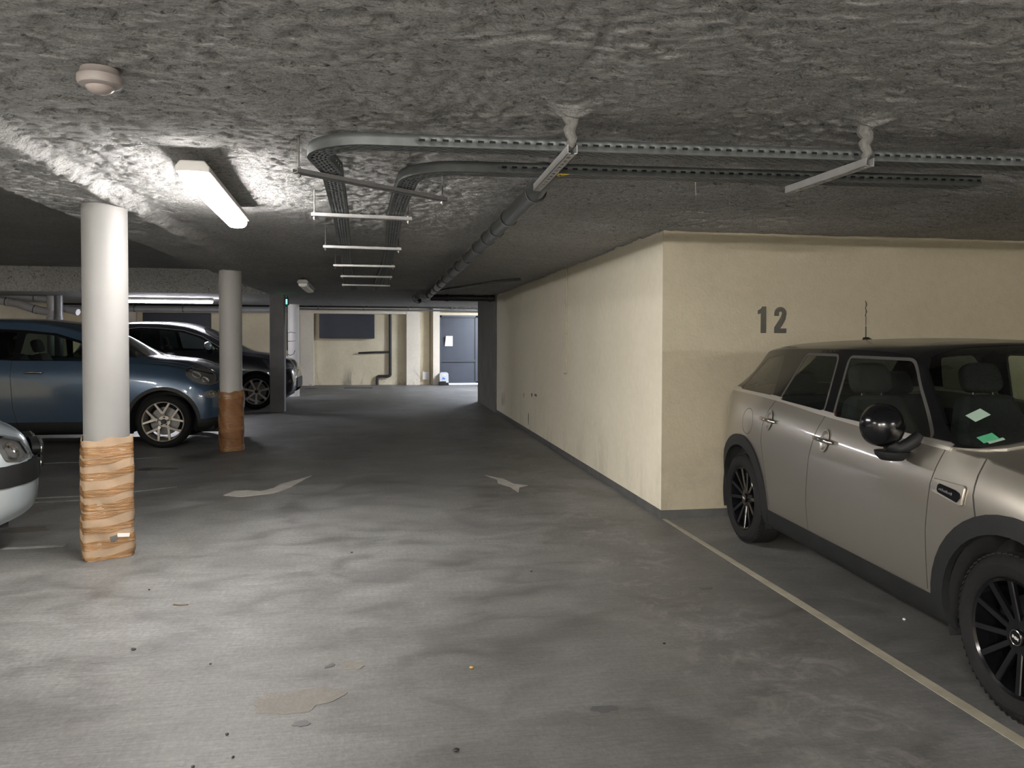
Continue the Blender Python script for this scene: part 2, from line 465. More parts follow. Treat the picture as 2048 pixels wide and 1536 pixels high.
def grid_mesh(name, xs, ys, hf, mat):
    X, Y = np.meshgrid(xs, ys)
    Z = hf(X, Y)
    nx, ny = len(xs), len(ys)
    co_ = np.stack([X, Y, Z], -1).reshape(-1, 3)
    i = np.arange((ny - 1) * (nx - 1)); r = i // (nx - 1); c = i % (nx - 1)
    a = r * nx + c
    q = np.stack([a, a + nx, a + nx + 1, a + 1], -1)
    me = bpy.data.meshes.new(name)
    me.vertices.add(len(co_)); me.vertices.foreach_set('co', co_.ravel())
    me.loops.add(q.size); me.loops.foreach_set('vertex_index', q.ravel().astype(np.int32))
    me.polygons.add(len(q)); me.polygons.foreach_set('loop_start', (np.arange(len(q)) * 4).astype(np.int32))
    me.update(calc_edges=True)
    me.materials.append(mat); me.shade_smooth()
    o = link(bpy.data.objects.new(name, me))
    return o
o = grid_mesh('ceiling', axis_lines(-2.16, XR, -1.9, 2.6, .014, .12), axis_lines(YS, 20.35, 1.6, 5.0, .014, .12), ceil_h, M_CEIL)
o['kind'] = 'structure'
struct('ceiling_left_bays', MB().box((XL, YS, ZH), (-2.15, 15.47, ZH + .1)), M_CEIL, ang=0)
struct('ceiling_beam_side', MB().box((-2.20, YS, 2.31), (-2.14, 15.45, ZH)), M_CEIL, ang=0)
struct('ceiling_left_slab', MB().box((XL, 15.45, 2.29), (-2.155, 20.35, ZH + .1)), M_CEIL, ang=0)
struct('ceiling_end_beam', MB().box((-2.155, 20.30, 2.29), (XR, 20.42, ZH)), M_CEIL, ang=0)
struct('ceiling_far', MB().box((XL, 20.35, 2.72), (XR, YN + .1, 2.85)), M_CEIL, ang=0)

# ------------------------------------------------------------------ lamps
def batten(name, loc, rz, length, estr, ecol, label, lit=True, drop=.06, wid=.14, cat='lamp', group=None):
    r = empty(name, loc, rz, label, cat, group)
    L = length / 2
    house = MB()
    prof = [(-wid * .40, .10), (wid * .40, .10), (wid * .57, .070), (wid * .57, .044), (-wid * .57, .044), (-wid * .57, .070)]
    M = Matrix(((0, 0, 1, 0), (1, 0, 0, 0), (0, 1, 0, 0), (0, 0, 0, 1)))
    house.prism(prof, -L, L, M)
    house.build('lamp_housing', M_WHITE if lit else simple('grey_lamp_housing', (.4, .4, .4), .5), r, bevel=.006)
    df = MB()
    w2 = wid * .46
    sec = [(-w2 * .94, .046), (-w2, .030), (-w2 * .9, .008), (-w2 * .6, -.004), (0, -.008), (w2 * .6, -.004), (w2 * .9, .008), (w2, .030), (w2 * .94, .046)]
    df.prism(sec, -L + .012, L - .012, M)
    mt = emit('lit_diffuser_' + name, ecol, estr) if lit else simple('unlit_diffuser', (.75, .75, .73), .25)
    df.build('diffuser', mt, r, bevel=.008)
    for sx in (-.36, .36):
        c = MB()
        for sy in (-1, 1):
            c.box((sx * length - .012, sy * wid * .5 - .006, .03), (sx * length + .012, sy * wid * .5 + .006, .07))
        c.build('clip', M_STRUT, r)
    st = MB()
    for sx in (-.3, .3):
        st.box((sx * length - .03, -.02, .095), (sx * length + .03, .02, .10 + drop))
    st.build('mounting_bracket', M_GALV, r)
    return r
batten('ceiling_lamp', (-.945, 4.77, 2.19), PI / 2 + .045, 1.60, E_MAIN, C_MAIN, 'brightly lit twin tube batten lamp on the ceiling beside the near white column', drop=.04)
batten('ceiling_lamp', (-4.40, 17.2, 2.185), 0, 1.72, E_LEFT, C_LEFT, 'lit batten lamp seen lengthwise above the dark car behind the second column', drop=.02)
batten('ceiling_lamp', (-1.15, 12.3, 2.19), PI / 2 + .02, 1.5, 0, C_MAIN, 'small unlit batten lamp high in the aisle near the square pillar', lit=False, drop=.02)
batten('ceiling_lamp', (4.3, 21.6, 2.40), 0, 1.6, E_FAR, C_FAR, 'cool white batten lamp hidden round the corner beside the grey gate', drop=.24)
batten('ceiling_lamp', (-5.2, 1.2, 2.62), PI / 2, 1.6, E_BAY_FILL, C_MAIN, 'added fill lamp over the left bays, out of sight beside the camera')  # unseen lamp added to lift the shadows on the left
for x, k_, lb in ((-4.8, 1.5, 'over the left bays'), (-1.2, 1.1, 'over the aisle'), (4.4, .30, 'over the right bays')):  # unseen lamps added behind the camera as fill
    batten('ceiling_lamp', (x, -2.6, 2.19), 0, 1.6, E_FILL * k_, C_FILL, 'added fill lamp by the wall behind the camera, ' + lb, drop=.03)

# presence sensor
r = empty('motion_sensor', (-.945, 2.84, 2.275), 0, 'round off-white motion sensor disc on the ceiling above the near column', 'sensor')
MB().lathe([(0, .0), (.050, .0), (.066, .006), (.072, .016), (.072, .034), (.064, .044), (.060, .06), (.0, .06)], 40).build('sensor_base', simple('sensor_plastic', (.30, .265, .25), .5), r, bevel=0)
MB().lathe([(0, -.024), (.018, -.022), (.034, -.014), (.044, -.004), (.046, .004)], 32, caps=False).build('sensor_lens', simple('sensor_lens_plastic', (.34, .29, .27), .35), r)

# ------------------------------------------------------------------ columns
def column(loc, rad, label, z1=2.33, mat=None):
    r = empty('concrete_column', loc, 0, label, 'column', None)
    prof = [(rad, 0), (rad, z1)]
    m = MB()
    for i in range(1):
        m.lathe([(rad, z) for z in np.linspace(0, z1, 14)], 56)
    m.build('shaft', mat or M_COLW, r, ang=50)
    c = MB().lathe([(rad + .018, z1 - .035), (rad + .012, z1 - .055), (rad, z1 - .06)], 40, caps=False)
    return r
C1, C2, C4 = (-1.785, 5.42, 0), (-1.905, 10.30, 0), (-2.175, 19.88, 0)
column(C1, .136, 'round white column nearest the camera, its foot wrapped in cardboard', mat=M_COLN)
column(C2, .138, 'round column second in the row, in front of the dark blue car', mat=col_mat('shaded_column_paint', .62))  # same column paint with its shade put into the colour
column(C4, .138, 'round white column furthest away, lit against the back wall')
r = empty('square_pillar', (-2.01, 15.62, 0), 0, 'dark rectangular concrete pillar between the second and last round columns', 'column')
MB().box((-.135, -.15, 0), (.135, .15, 2.33)).build('shaft', simple('dim_concrete', (.20, .195, .205), .8, var=.25, scale=3, bump=.2), r, bevel=.012)

def cardboard(loc, w2, h, z1, seed, label, sq=.62, rot=.1, bands=8, mat=None, twist=0.03):
    rnd = random.Random(seed)
    r = empty('cardboard_wrap', loc, rot, label, 'cardboard')
    def rad(a, k=sq):
        # rounded square outline
        n = 2 + 5 * k
        return w2 / ((abs(math.cos(a)) ** n + abs(math.sin(a)) ** n) ** (1 / n))
    ph = [rnd.uniform(0, 6.28) for _ in range(6)]
    def off(a, z):
        return .004 * math.sin(9 * z * 3 + 3 * a + ph[0]) + .003 * math.sin(23 * z + 7 * a + ph[1]) - .006 * max(0, math.sin(z * 16 + ph[2])) * abs(math.sin(2 * a))
    N = 72; Kz = 44
    m = MB(); vs = []; fs = []
    for i in range(Kz + 1):
        z = z1 * i / Kz
        for k in range(N):
            a = 2 * PI * k / N
            top = z + (0.012 * math.sin(2 * a + ph[3]) + .006 * math.sin(7 * a) if i == Kz else 0)
            R = rad(a) + off(a, z)
            vs.append((R * math.cos(a), R * math.sin(a) * h, top))
    for i in range(Kz):
        for k in range(N):
            fs.append((i * N + k, i * N + (k + 1) % N, (i + 1) * N + (k + 1) % N, (i + 1) * N + k))
    # inner skin so that the sheet has thickness at its top edge
    n0 = len(vs)
    for i in (Kz, 0):
        for k in range(N):
            x, y, z = vs[i * N + k]; f = 1 - .006 / w2
            vs.append((x * f, y * f, z))
    for k in range(N):
        fs.append((Kz * N + k, Kz * N + (k + 1) % N, n0 + (k + 1) % N, n0 + k))
        fs.append((n0 + k, n0 + (k + 1) % N, n0 + N + (k + 1) % N, n0 + N + k))
    m.add(vs, fs); m.build('cardboard_sheet', mat or M_CARD, r, ang=40)
    for b in range(bands):
        zc = z1 * (b + .45) / bands + rnd.uniform(-.02, .02)
        wd = rnd.uniform(.015, .027) if b not in (0, bands - 1) else .036
        am = rnd.uniform(.015, .035); pa = .9 + rnd.uniform(-.5, .5)
        m = MB(); vs = []; fs = []
        J = 7
        for k in range(N + 1):
            a = 2 * PI * k / N
            for j in range(J):
                z = zc + am * math.sin(a + pa) + wd * (j / (J - 1) * 2 - 1) + .004 * math.sin(5 * a + j)
                z = min(max(z, .004), z1 - .004)
                R = rad(a) + off(a, z) + .0022 + (.0022 * math.sin(11 * a * .7 + j * 2.1 + b) if 0 < j < J - 1 else 0)
                vs.append((R * math.cos(a), R * math.sin(a) * h, z))
        for k in range(N):
            for j in range(J - 1):
                fs.append((k * J + j, (k + 1) * J + j, (k + 1) * J + j + 1, k * J + j + 1))
        m.add(vs, fs); t = m.build('tape', M_TAPE, r, ang=60)
    return r
cr = cardboard((C1[0], C1[1], 0), .150, 1.0, .775, 3, 'tan cardboard sleeve banded with brown tape round the foot of the nearest column', bands=9, rot=.42, sq=.75)
# torn white label on the sleeve
MB().box((-.036, -.001, -.012), (.036, .001, .012), Matrix.Translation((.075, -.1565, .15)) @ Matrix.Rotation(.12, 4, 'Y')).build('torn_label', M_WHITE, cr)
MB().box((-.022, -.001, -.018), (.022, .001, .018), Matrix.Translation((.02, -.1575, .135)) @ Matrix.Rotation(-.2, 4, 'Y')).build('torn_label', M_DISC, cr)
cardboard((C2[0], C2[1], 0), .146, 1.0, .76, 11, 'dark brown taped cardboard sleeve round the foot of the second column', sq=.2, bands=7, rot=.5,
          mat=simple('brown_cardboard', (.22, .095, .035), .55, var=.3, scale=9, bump=.3, bscale=35))

# ------------------------------------------------------------------ cable trays
def resample(pts, step):
    P = [Vector(p) for p in pts]; out = [P[0]]; acc = 0
    L = [0]
    for a, b in zip(P, P[1:]): L.append(L[-1] + (b - a).length)
    n = max(2, int(L[-1] / step)); res = []
    for i in range(n + 1):
        s = L[-1] * i / n
        j = 0
        while j < len(L) - 2 and L[j + 1] < s: j += 1
        res.append(P[j].lerp(P[j + 1], (s - L[j]) / max(1e-9, L[j + 1] - L[j])))
    return res
def tray(name, pts, wid, hgt, z, label, plain, group):
    P = resample([(x, y, z) for x, y in pts], .024)
    H = wid / 2
    # cross-section nodes: (offset across, height)
    nb = 11
    sec = [(-H, hgt), (-H, hgt * .62), (-H, hgt * .40), (-H, 0)] + [(-H + wid * k / nb, 0) for k in range(1, nb)] + [(H, 0), (H, hgt * .40), (H, hgt * .62), (H, hgt)]
    vs = []; fs = []; n = len(sec)
    for i, p in enumerate(P):
        d = (P[min(i + 1, len(P) - 1)] - P[max(i - 1, 0)]).normalized(); s = Vector((-d.y, d.x, 0))
        for a, hh in sec: vs.append(p + s * a + Vector((0, 0, hh)))
    for i in range(len(P) - 1):
        c = (P[i] + P[i + 1]) / 2
        pl = plain(c)
        for j in range(n - 1):
            side = j in (1, n - 3)
            bot = 4 <= j < n - 5 and True
            if side and not pl and i % 2 == 0: continue
            if bot and (j % 2 == 1) and ((i + (j // 2)) % 2 == 0) and i % 40 > 0: continue
            fs.append((i * n + j, (i + 1) * n + j, (i + 1) * n + j + 1, i * n + j + 1))
    m = MB().add(vs, fs)
    o = m.build(name, M_GALV, ang=30)
    so = o.modifiers.new('sheet', 'SOLIDIFY'); so.thickness = .0016; so.offset = 0
    tag(o, label, 'cable tray', group)
    return o
def arc(cx, cy, r, a0, a1, n=10):
    return [(cx + r * math.cos(a0 + (a1 - a0) * k / n), cy + r * math.sin(a0 + (a1 - a0) * k / n)) for k in range(n + 1)]
G_TR = 'perforated cable trays hung under the ceiling'
pA = [(5.6, 2.98), (2.61, 3.09), (.69, 3.185), (.05, 3.215)] + arc(-.02, 3.465, .25, PI / 2 * 3, PI, 10)[1:] + [(-.232, 3.75), (-.262, 5.14), (-.36, 8.2), (-.455, 12.7)]
tray('cable_tray', pA, .098, .048, 2.205, 'longer perforated steel cable tray, the one nearer the camera', lambda c: c.x < .12 and c.y < 3.6, G_TR)
pB = [(2.98, 3.50), (.29, 3.645), (.22, 3.65)] + arc(.215, 3.85, .20, PI / 2 * 3, PI + .12, 8)[1:] + [(.085, 5.08), (.078, 6.8), (.06, 8.1), (-.05, 10.5), (-.09, 12.6)]
pB = [(2.98, 3.50), (.42, 3.640)] + arc(.40, 3.91, .27, PI / 2 * 3, PI + .05, 8)[1:] + [(.105, 4.4), (.083, 5.08), (.078, 6.8), (.055, 8.1), (-.04, 10.5), (-.09, 12.6)]
tray('cable_tray', pB, .098, .048, 2.205, 'shorter perforated steel cable tray, the inner of the two under the ceiling', lambda c: c.x < .55 and c.y < 4.2, G_TR)
M_CAB = simple('slot_filler_black', (.010, .010, .011), .7)
def off_path(pts, d, z):
    out = []
    for i, p in enumerate(pts):
        a, b = Vector(pts[max(i - 1, 0)]), Vector(pts[min(i + 1, len(pts) - 1)])
        t_ = (b - a).normalized(); out.append((p[0] - t_.y * d, p[1] + t_.x * d, z))
    return out
for pts_, nm in ((pA, 'longer'), (pB, 'shorter')):  # black cables added so that the tray slots look dark
    for d in (-.035, -.012, .012, .035):
        o = MB().tube(off_path(pts_, d, 2.229), .0108, 8).build('slot_filler_cable', M_CAB)
        tag(o, 'added black cable keeping the slots of the %s perforated tray dark' % nm, 'cable', 'added slot-darkening cables in the %s tray' % nm)
# yellow warning triangle under the inner tray
MB().prism([(0, 0), (.07, 0), (.035, .058)], 0, .002, Matrix.Translation((.80, 3.555, 2.2005))).build('warning_sign', simple('yellow_sign', (.70, .52, .03), .5))
tag(bpy.data.objects['warning_sign'], 'small yellow warning triangle stuck under the inner cable tray', 'sign')
sg = bpy.data.objects['warning_sign']
MB().prism([(.024, .008), (.034, .026), (.028, .026), (.036, .046), (.046, .030), (.038, .030), (.030, .008)], -.0006, 0, Matrix.Translation((.80, 3.555, 2.2005))).build('lightning_mark', M_RUB, sg)

def hanger(p0, p1, label, mat, zc=2.175, seg=0):
    a, b = Vector((*p0, zc)), Vector((*p1, zc))
    d = (b - a); L = d.length; rz = math.atan2(d.y, d.x)
    r = empty('tray_hanger', a, rz, label, 'hanger', 'hangers under the cable trays')
    m = MB()
    # open C-channel
    m.box((0, -.020, 0), (L, .020, .003)); m.box((0, -.020, 0), (L, -.017, .021)); m.box((0, .017, 0), (L, .020, .021))
    m.build('strut', mat, r, ang=0)
    for x in (.02, L - .02):
        m = MB().cyl((x, 0, -.022), (x, 0, 2.36 - zc), .004, seg=8)
        m.build('threaded_rod', M_ROD, r)
        MB().cyl((x, 0, -.014), (x, 0, -.004), .010, seg=6).cyl((x, 0, .022), (x, 0, .030), .010, seg=6).build('nut', M_ROD, r, ang=0)
    return r
W_ = M_STRUT
for p0, p1, lb, mt in [((-.389, 3.629), (.34, 4.23), 'dark slanting strut under the trays, nearest of the cross hangers', simple('dull_strut', (.20, .20, .205), .5, .5)),
                   ((-.428, 4.88), (.185, 4.946), 'brightly lit cross strut, second hanger along the trays', W_),
                   ((-.479, 6.545), (.159, 6.602), 'third cross strut along the trays', W_),
                   ((-.495, 8.19), (.135, 8.19), 'fourth cross strut along the trays', W_),
                   ((-.495, 9.56), (.122, 9.586), 'fifth cross strut along the trays', W_),
                   ((-.553, 11.07), (.113, 11.13), 'furthest cross strut along the trays', W_)]:
    hanger(p0, p1, lb, mt)
def perf_strut(x0, y0, x1, y1, label):
    a, b = Vector((x0, y0, 2.165)), Vector((x1, y1, 2.165)); d = b - a; L = d.length
    r = empty('strut_bracket', a, math.atan2(d.y, d.x), label, 'bracket')
    m = MB(); n = int(L / .03)
    for i in range(n):
        u0, u1 = L * i / n, L * (i + 1) / n
        m.box((u0, -.020, 0), (u1, -.007, .003)); m.box((u0, .007, 0), (u1, .020, .003))
        if i % 2: m.box((u0, -.007, 0), (u1, .007, .003))
    m.box((0, -.020, 0), (L, -.017, .035)); m.box((0, .017, 0), (L, .020, .035))
    m.build('strut', W_, r, ang=0)
    vs = []
    m = MB()
    pts = [(.03 + .006 * math.sin(k * 2.1), .006 * math.cos(k * 1.7), .03 + k * .018) for k in range(12)]
    m.tube(pts, [.012 + .006 * abs(math.sin(k * 1.9)) + .0022 * k for k in range(12)], 10)
    m.build('coated_stalk', M_STALK, r)
    return r
perf_strut(.752, 3.014, .767, 3.80, 'perforated steel bracket reaching back to the start of the drain pipe')
perf_strut(2.051, 3.001, 2.030, 3.63, 'perforated steel bracket across both trays above the parked tan car')
rd = MB().cyl((1.80, 4.25, 2.215), (1.79, 4.25, 2.375), .0045, seg=8).cyl((1.80, 4.25, 2.345), (1.80, 4.25, 2.36), .013, seg=6)
tag(rd.build('hanging_rod', M_ROD), 'bare threaded rod hanging from the ceiling right of the drain pipe', 'rod')

# ------------------------------------------------------------------ drain pipes
def pipe(name, pts, rad, mat, label, collars=(), cat='pipe', clampm=None, group=None, elbow=None):
    o = MB().tube(pts, rad, 24).build(name, mat, ang=50)
    tag(o, label, cat, group)
    for c, d in collars:
        c = Vector(c); d = Vector(d).normalized()
        MB().tube([c - d * .030, c - d * .026, c + d * .026, c + d * .030], [rad + .002, rad + .009, rad + .009, rad + .002], 24).build('socket', mat, o, ang=40)
        MB().tube([c - d * .045, c - d * .032], [rad + .007, rad + .007], 24).build('clamp', clampm or M_RUB, o, ang=40)
    return o
cys = [4.28, 5.2, 5.75, 6.25, 6.9, 7.75, 8.65, 9.5, 10.5, 11.4, 12.3, 13.2, 14.2]
pipe('drain_pipe', [(.80, 3.93, 2.36), (.82, 3.99, 2.30), (.84, 4.10, 2.262), (.845, 4.25, 2.25), (.86, 8, 2.245), (.86, 15.1, 2.235)], .053, M_PVC,
     'long dark grey drain pipe running down the aisle under the ceiling', [((.85, y, 2.25 - (y - 4) * .0013), (0.003, 1, 0)) for y in cys])
pipe('cross_pipe', [(.93, 15.0, 2.235), (1.0, 15.0, 2.235), (2.17, 14.95, 2.235)], .060, M_PVCD, 'short black pipe crossing from the drain pipe to the concrete pier', [((1.25, 14.99, 2.235), (1, 0, 0)), ((2.08, 14.955, 2.235), (1, 0, 0))])
pipe('branch_pipe', [(1.887, 10.53, 2.262), (1.6, 10.9, 2.255), (1.3, 11.7, 2.245), (1.05, 12.4, 2.24), (.935, 12.9, 2.24)], .020, M_PVC, 'thin fluff-coated branch pipe joining the drain pipe from the right wall')
pipe('elbow_pipe', [(.62, 13.9, 2.20), (.60, 14.3, 2.19), (.62, 14.7, 2.17), (.70, 14.85, 2.16)], .05, M_PVCD, 'black pipe elbow beside the far end of the drain pipe', [((.605, 14.25, 2.19), (0, 1, 0))])
MB().box((.60, 14.2, 2.19), (.615, 14.215, 2.34)).build('hanger_strap', M_GALV, bpy.data.objects['elbow_pipe'])
o = MB().cyl((2.192, 9.05, 1.03), (2.192, 9.05, 2.31), .010, seg=10).tube([(2.19, 9.05, 1.03), (2.185, 9.07, 1.01), (2.18, 9.11, 1.02)], .006, 8).build('wall_conduit', simple('conduit_paint', (.42, .38, .29), .6))
tag(o, 'thin vertical conduit down the cream wall', 'conduit')
for z in (2.2, 1.86, 1.5, 1.15):
    MB().box((2.178, 9.035, z - .008), (2.2, 9.065, z + .008)).build('clip', simple('conduit_paint', (0, 0, 0)), o)

# far pipes along the end wall
for y, z, rr, x0, x1, lb, mt in [(24.05, 2.42, .030, -9.2, 6.9, 'upper thin dark pipe along the far wall', M_PVCD),
                       (24.12, 2.30, .075, -9.2, -2.6, 'thick grey pipe along the far wall above the dark panel', M_PVCL),
                       (23.95, 2.335, .022, -2.6, 6.9, 'lower thin grey pipe along the far wall above the gate', M_GALV)]:
    o = pipe('wall_pipe', [(x0, y, z), ((x0 + x1) / 2, y, z), (x1, y, z)], rr, mt, lb, group='pipes along the far wall')
    for k in range(int((x1 - x0) / 1.35)):
        x = x0 + .7 + 1.35 * k
        MB().box((x - .012, y - rr - .006, z - rr - .01), (x + .012, y + rr + .006, 2.73)).build('hanger_strap', M_GALV, o)
# niche contents
o = MB().box((-1.905, 24.33, 1.455), (-.23, 24.549, 2.2)).build('dark_panel', M_DBLUE, bevel=.01)
tag(o, 'dark navy rectangular panel at the top of the far niche', 'panel')
o = MB().box((-7.0, 24.36, 0.0), (-5.10, 24.549, 2.2)).build('dark_panel', M_DBLUE, bevel=.01)
tag(o, 'large dark navy panel behind the roof of the second dark car', 'panel')
MB().box((-7.0, 24.345, 1.05), (-5.1, 24.36, 1.09)).build('panel_rail', M_DBLUE, o)
pipe('waste_pipe', [(.255, 24.47, 2.3), (.255, 24.47, .33), (.24, 24.47, .29), (.18, 24.47, .27), (-.10, 24.47, .27), (-.145, 24.47, .25), (-.15, 24.47, .20), (-.15, 24.47, 0)], .045, M_PVCD,
     'black waste pipe with a low dogleg in the far niche')
pipe('waste_branch', [(.21, 24.475, 1.03), (-.2, 24.475, 1.025), (-.73, 24.475, 1.0)], .030, M_PVCD, 'black horizontal stub pipe joining the waste pipe in the niche')
o = MB().box((1.26, 24.45, .155), (1.485, 24.549, .41)).build('junction_box', M_WHITE, bevel=.008)
tag(o, 'small white junction box low on the wall left of the gate', 'box')
o = pipe('wall_conduit', [(1.50, 24.52, 2.55), (1.50, 24.52, .1), (1.50, 24.52, .02)], .014, simple('brown_conduit', (.20, .17, .13), .6), 'vertical brown conduit beside the junction box on the far wall', cat='conduit')
# gate
g = empty('door_1', (2.42, 24.28, 0)); g['kind'] = 'structure'
x0, x1 = -.63, 2.6
m = MB()
m.box((x0, -.03, .05), (x0 + .06, .03, 2.19)); m.box((.50, -.03, .05), (.58, .03, 2.19)); m.box((x0, -.03, 2.12), (x1, .03, 2.19)); m.box((x0, -.03, .05), (x1, .03, .11)); m.box((x0, -.028, .72), (x1, .028, .80)); m.box((x1 - .08, -.03, .05), (x1, .03, 2.19))
m.build('gate_frame', M_GATE, g, bevel=.004)
MB().box((x0 + .05, -.012, .10), (x1 - .05, .012, 2.14)).build('gate_panel', M_GATE, g)
for a_, b_ in (((.475, -.034, .80), (.50, -.014, 2.12)), ((x0 + .06, -.034, .705), (.50, -.014, .72)), ((.475, -.034, .11), (.50, -.014, .72)), ((x0 + .06, -.034, 2.105), (.50, -.014, 2.12))):
    MB().box(a_, b_).build('gate_gap_line', M_RUB, g)  # black strips added for the dark gaps between the gate panels
MB().box((x0, -.02, .055), (x1, .02, .085)).build('gate_skirt', M_RUB, g)
struct('gate_glow_strip', MB().box((1.95, 24.46, 0), (5.1, 24.549, .05)), emit('daylight_under_gate', (.75, .84, 1.0), 5.0), ang=0)  # glowing strip on the solid wall standing in for daylight under the gate
struct('threshold_glint', MB().box((1.80, 24.20, 0), (5.1, 24.34, .012)), simple('glint_strip', (.6, .6, .62), .2, .4), ang=0)  # pale shiny strip added for the bright line under the gate
o = empty('paper_notice', (2.07, 24.24, 1.38), 0, 'white paper notice with one curled corner taped to the grey gate', 'notice')
m = MB()
vs = []; fs = []
for j in range(9):
    for i in range(7):
        x = -.125 + .25 * i / 6; z = -.16 + .32 * j / 8
        cur = max(0, (-(x) - .02 + (z - .0) * .5)) * .35
        vs.append((x + cur * .5, -.006 - cur, z))
for j in range(8):
    for i in range(6): fs.append((j * 7 + i, j * 7 + i + 1, (j + 1) * 7 + i + 1, (j + 1) * 7 + i))
p_ = m.add(vs, fs).build('sheet', simple('paper', (.75, .75, .75), .8), o)
for k in range(5):
    MB().box((-.03, -.0085, .09 - k * .045), (.09, -.0075, .094 - k * .045)).build('text_line', simple('grey_print', (.35, .35, .36), .8), o)
# gate motor
o = empty('gate_motor', (1.90, 24.05, 0), 0, 'pale grey gate motor with rounded top on the floor beside the gate', 'motor')
def rrect(w2, h0, h1, r, n=6):
    pts = [(-w2, h0), (w2, h0)]
    pts += [(w2 - r + r * math.cos(a), h1 - r + r * math.sin(a)) for a in np.linspace(0, PI / 2, n)]
    pts += [(-w2 + r + r * math.cos(a), h1 - r + r * math.sin(a)) for a in np.linspace(PI / 2, PI, n)]
    return pts
MF = Matrix(((1, 0, 0, 0), (0, 0, 1, 0), (0, 1, 0, 0), (0, 0, 0, 1)))
MB().prism(rrect(.14, .12, .405, .07), -.11, .11, MF).build('motor_cover', simple('motor_grey', (.50, .52, .55), .4), o, bevel=.01)
MB().prism([(-.16, 0), (.16, 0), (.15, .09), (.08, .13), (-.08, .13), (-.15, .09)], -.13, .12, MF).build('motor_base', M_BLACK, o, bevel=.006)
MB().box((-.06, -.116, .30), (.06, -.109, .36)).build('white_sticker', M_WHITE, o)
MB().box((-.055, -.116, .19), (.035, -.109, .235)).box((-.045, -.116, .235), (.0, -.109, .25)).build('blue_logo', simple('logo_blue', (.06, .20, .50), .4), o)
MB().box((.06, -.136, .09), (.14, -.128, .13)).build('rating_plate', M_WHITE, o)
MB().box((.14, -.03, .28), (.17, .03, .33)).build('release_key', M_BLACK, o)
# floor grate by the far wall
o = empty('floor_grate', (-.68, 22.97, .004), 0, 'slotted steel drain grate in the floor before the far niche', 'grate')
MB().box((-.40, -.17, -.004), (.40, .17, .0)).build('grate_pit', M_RUB, o)
m = MB()
for k in range(14): m.box((-.38 + k * .057, -.16, 0), (-.345 + k * .057, .16, .008))
m.box((-.4, -.17, 0), (.4, -.155, .008)); m.box((-.4, .155, 0), (.4, .17, .008))
m.build('grate_bars', M_GALV, o, ang=0)
o = MB().prism([(-.17, -.15), (.10, -.17), (.16, .05), (-.05, .14)], 0, .006, Matrix.Translation((-2.02, 22.9, .001))).build('floor_cover', M_PLINTH)
tag(o, 'small dark plate lying on the floor near the last column', 'plate')
# emergency exit light
o = empty('exit_light', (-1.83, 15.42, 2.14), 0, 'small green emergency light beside the top of the square pillar', 'emergency light')
MB().box((-.012, -.05, -.06), (.045, .10, .08)).build('light_body', M_BLACK, o, bevel=.004)
MB().box((.008, -.056, -.04), (.028, -.05, .05)).build('green_lens', emit('green_emergency', (.02, 1.0, .35), 14.0), o)
# cable loops beside the square pillar
o = MB().tube([(-1.86, 15.82, 2.3), (-1.86, 15.82, 1.6), (-1.855, 15.82, 1.2)], .012, 8).tube([(-1.86, 15.82, 1.55), (-1.78, 15.84, 1.56), (-1.70, 15.84, 1.545)], .005, 6).tube([(-1.86, 15.82, 1.38), (-1.75, 15.84, 1.385), (-1.70, 15.84, 1.39)], .005, 6)
o.tube([(-1.86, 15.82, 1.13), (-1.80, 15.83, 1.10), (-1.74, 15.84, 1.13), (-1.71, 15.84, 1.2)], .006, 6)
tag(o.build('loose_cable', M_RUB), 'black cable with loose loops hanging behind the square pillar', 'cable')

# PVC stack in the left rear
G_P = 'plastic drain pipes above the dark blue car'
pipe('overhead_pipe', [(-8.9, 17.0, 2.24), (-7.57, 17.0, 2.183), (-7.25, 17.0, 2.126), (-6.95, 17, 2.02), (-6.80, 17.0, 1.985), (-6.62, 17.0, 1.955)], .082, M_PVCL, 'lower thick pale drain pipe sloping to the twin downpipes', [((-7.42, 17, 2.155), (1, 0, -.17)), ((-6.9, 17, 2.005), (1, 0, -.3))], group=G_P)
pipe('overhead_pipe', [(-8.9, 17.25, 2.38), (-7.57, 17.25, 2.32), (-7.11, 17.25, 2.265), (-6.66, 17.25, 2.21)], .062, M_PVCL, 'upper thinner pale drain pipe above the sloping one', [((-7.0, 17.25, 2.25), (1, 0, -.12))], group=G_P)
pipe('downpipe', [(-6.62, 17.02, 0), (-6.62, 17.02, 1.2), (-6.62, 17.02, 2.30)], .092, M_PVCL, 'left of the twin vertical grey downpipes', [((-6.62, 17.02, 1.83), (0, 0, 1))], group=G_P)
pipe('downpipe', [(-6.435, 16.86, 0), (-6.435, 16.86, 1.2), (-6.435, 16.86, 2.30)], .080, M_PVC, 'right of the twin vertical grey downpipes, the darker one', [((-6.435, 16.86, 1.83), (0, 0, 1))], group=G_P)
pipe('overhead_pipe', [(-6.40, 17.1, 2.02), (-6.25, 17.05, 1.99), (-6.12, 17.0, 1.96)], .065, M_PVCL, 'stub of pale pipe with a capped end right of the downpipes', group=G_P)

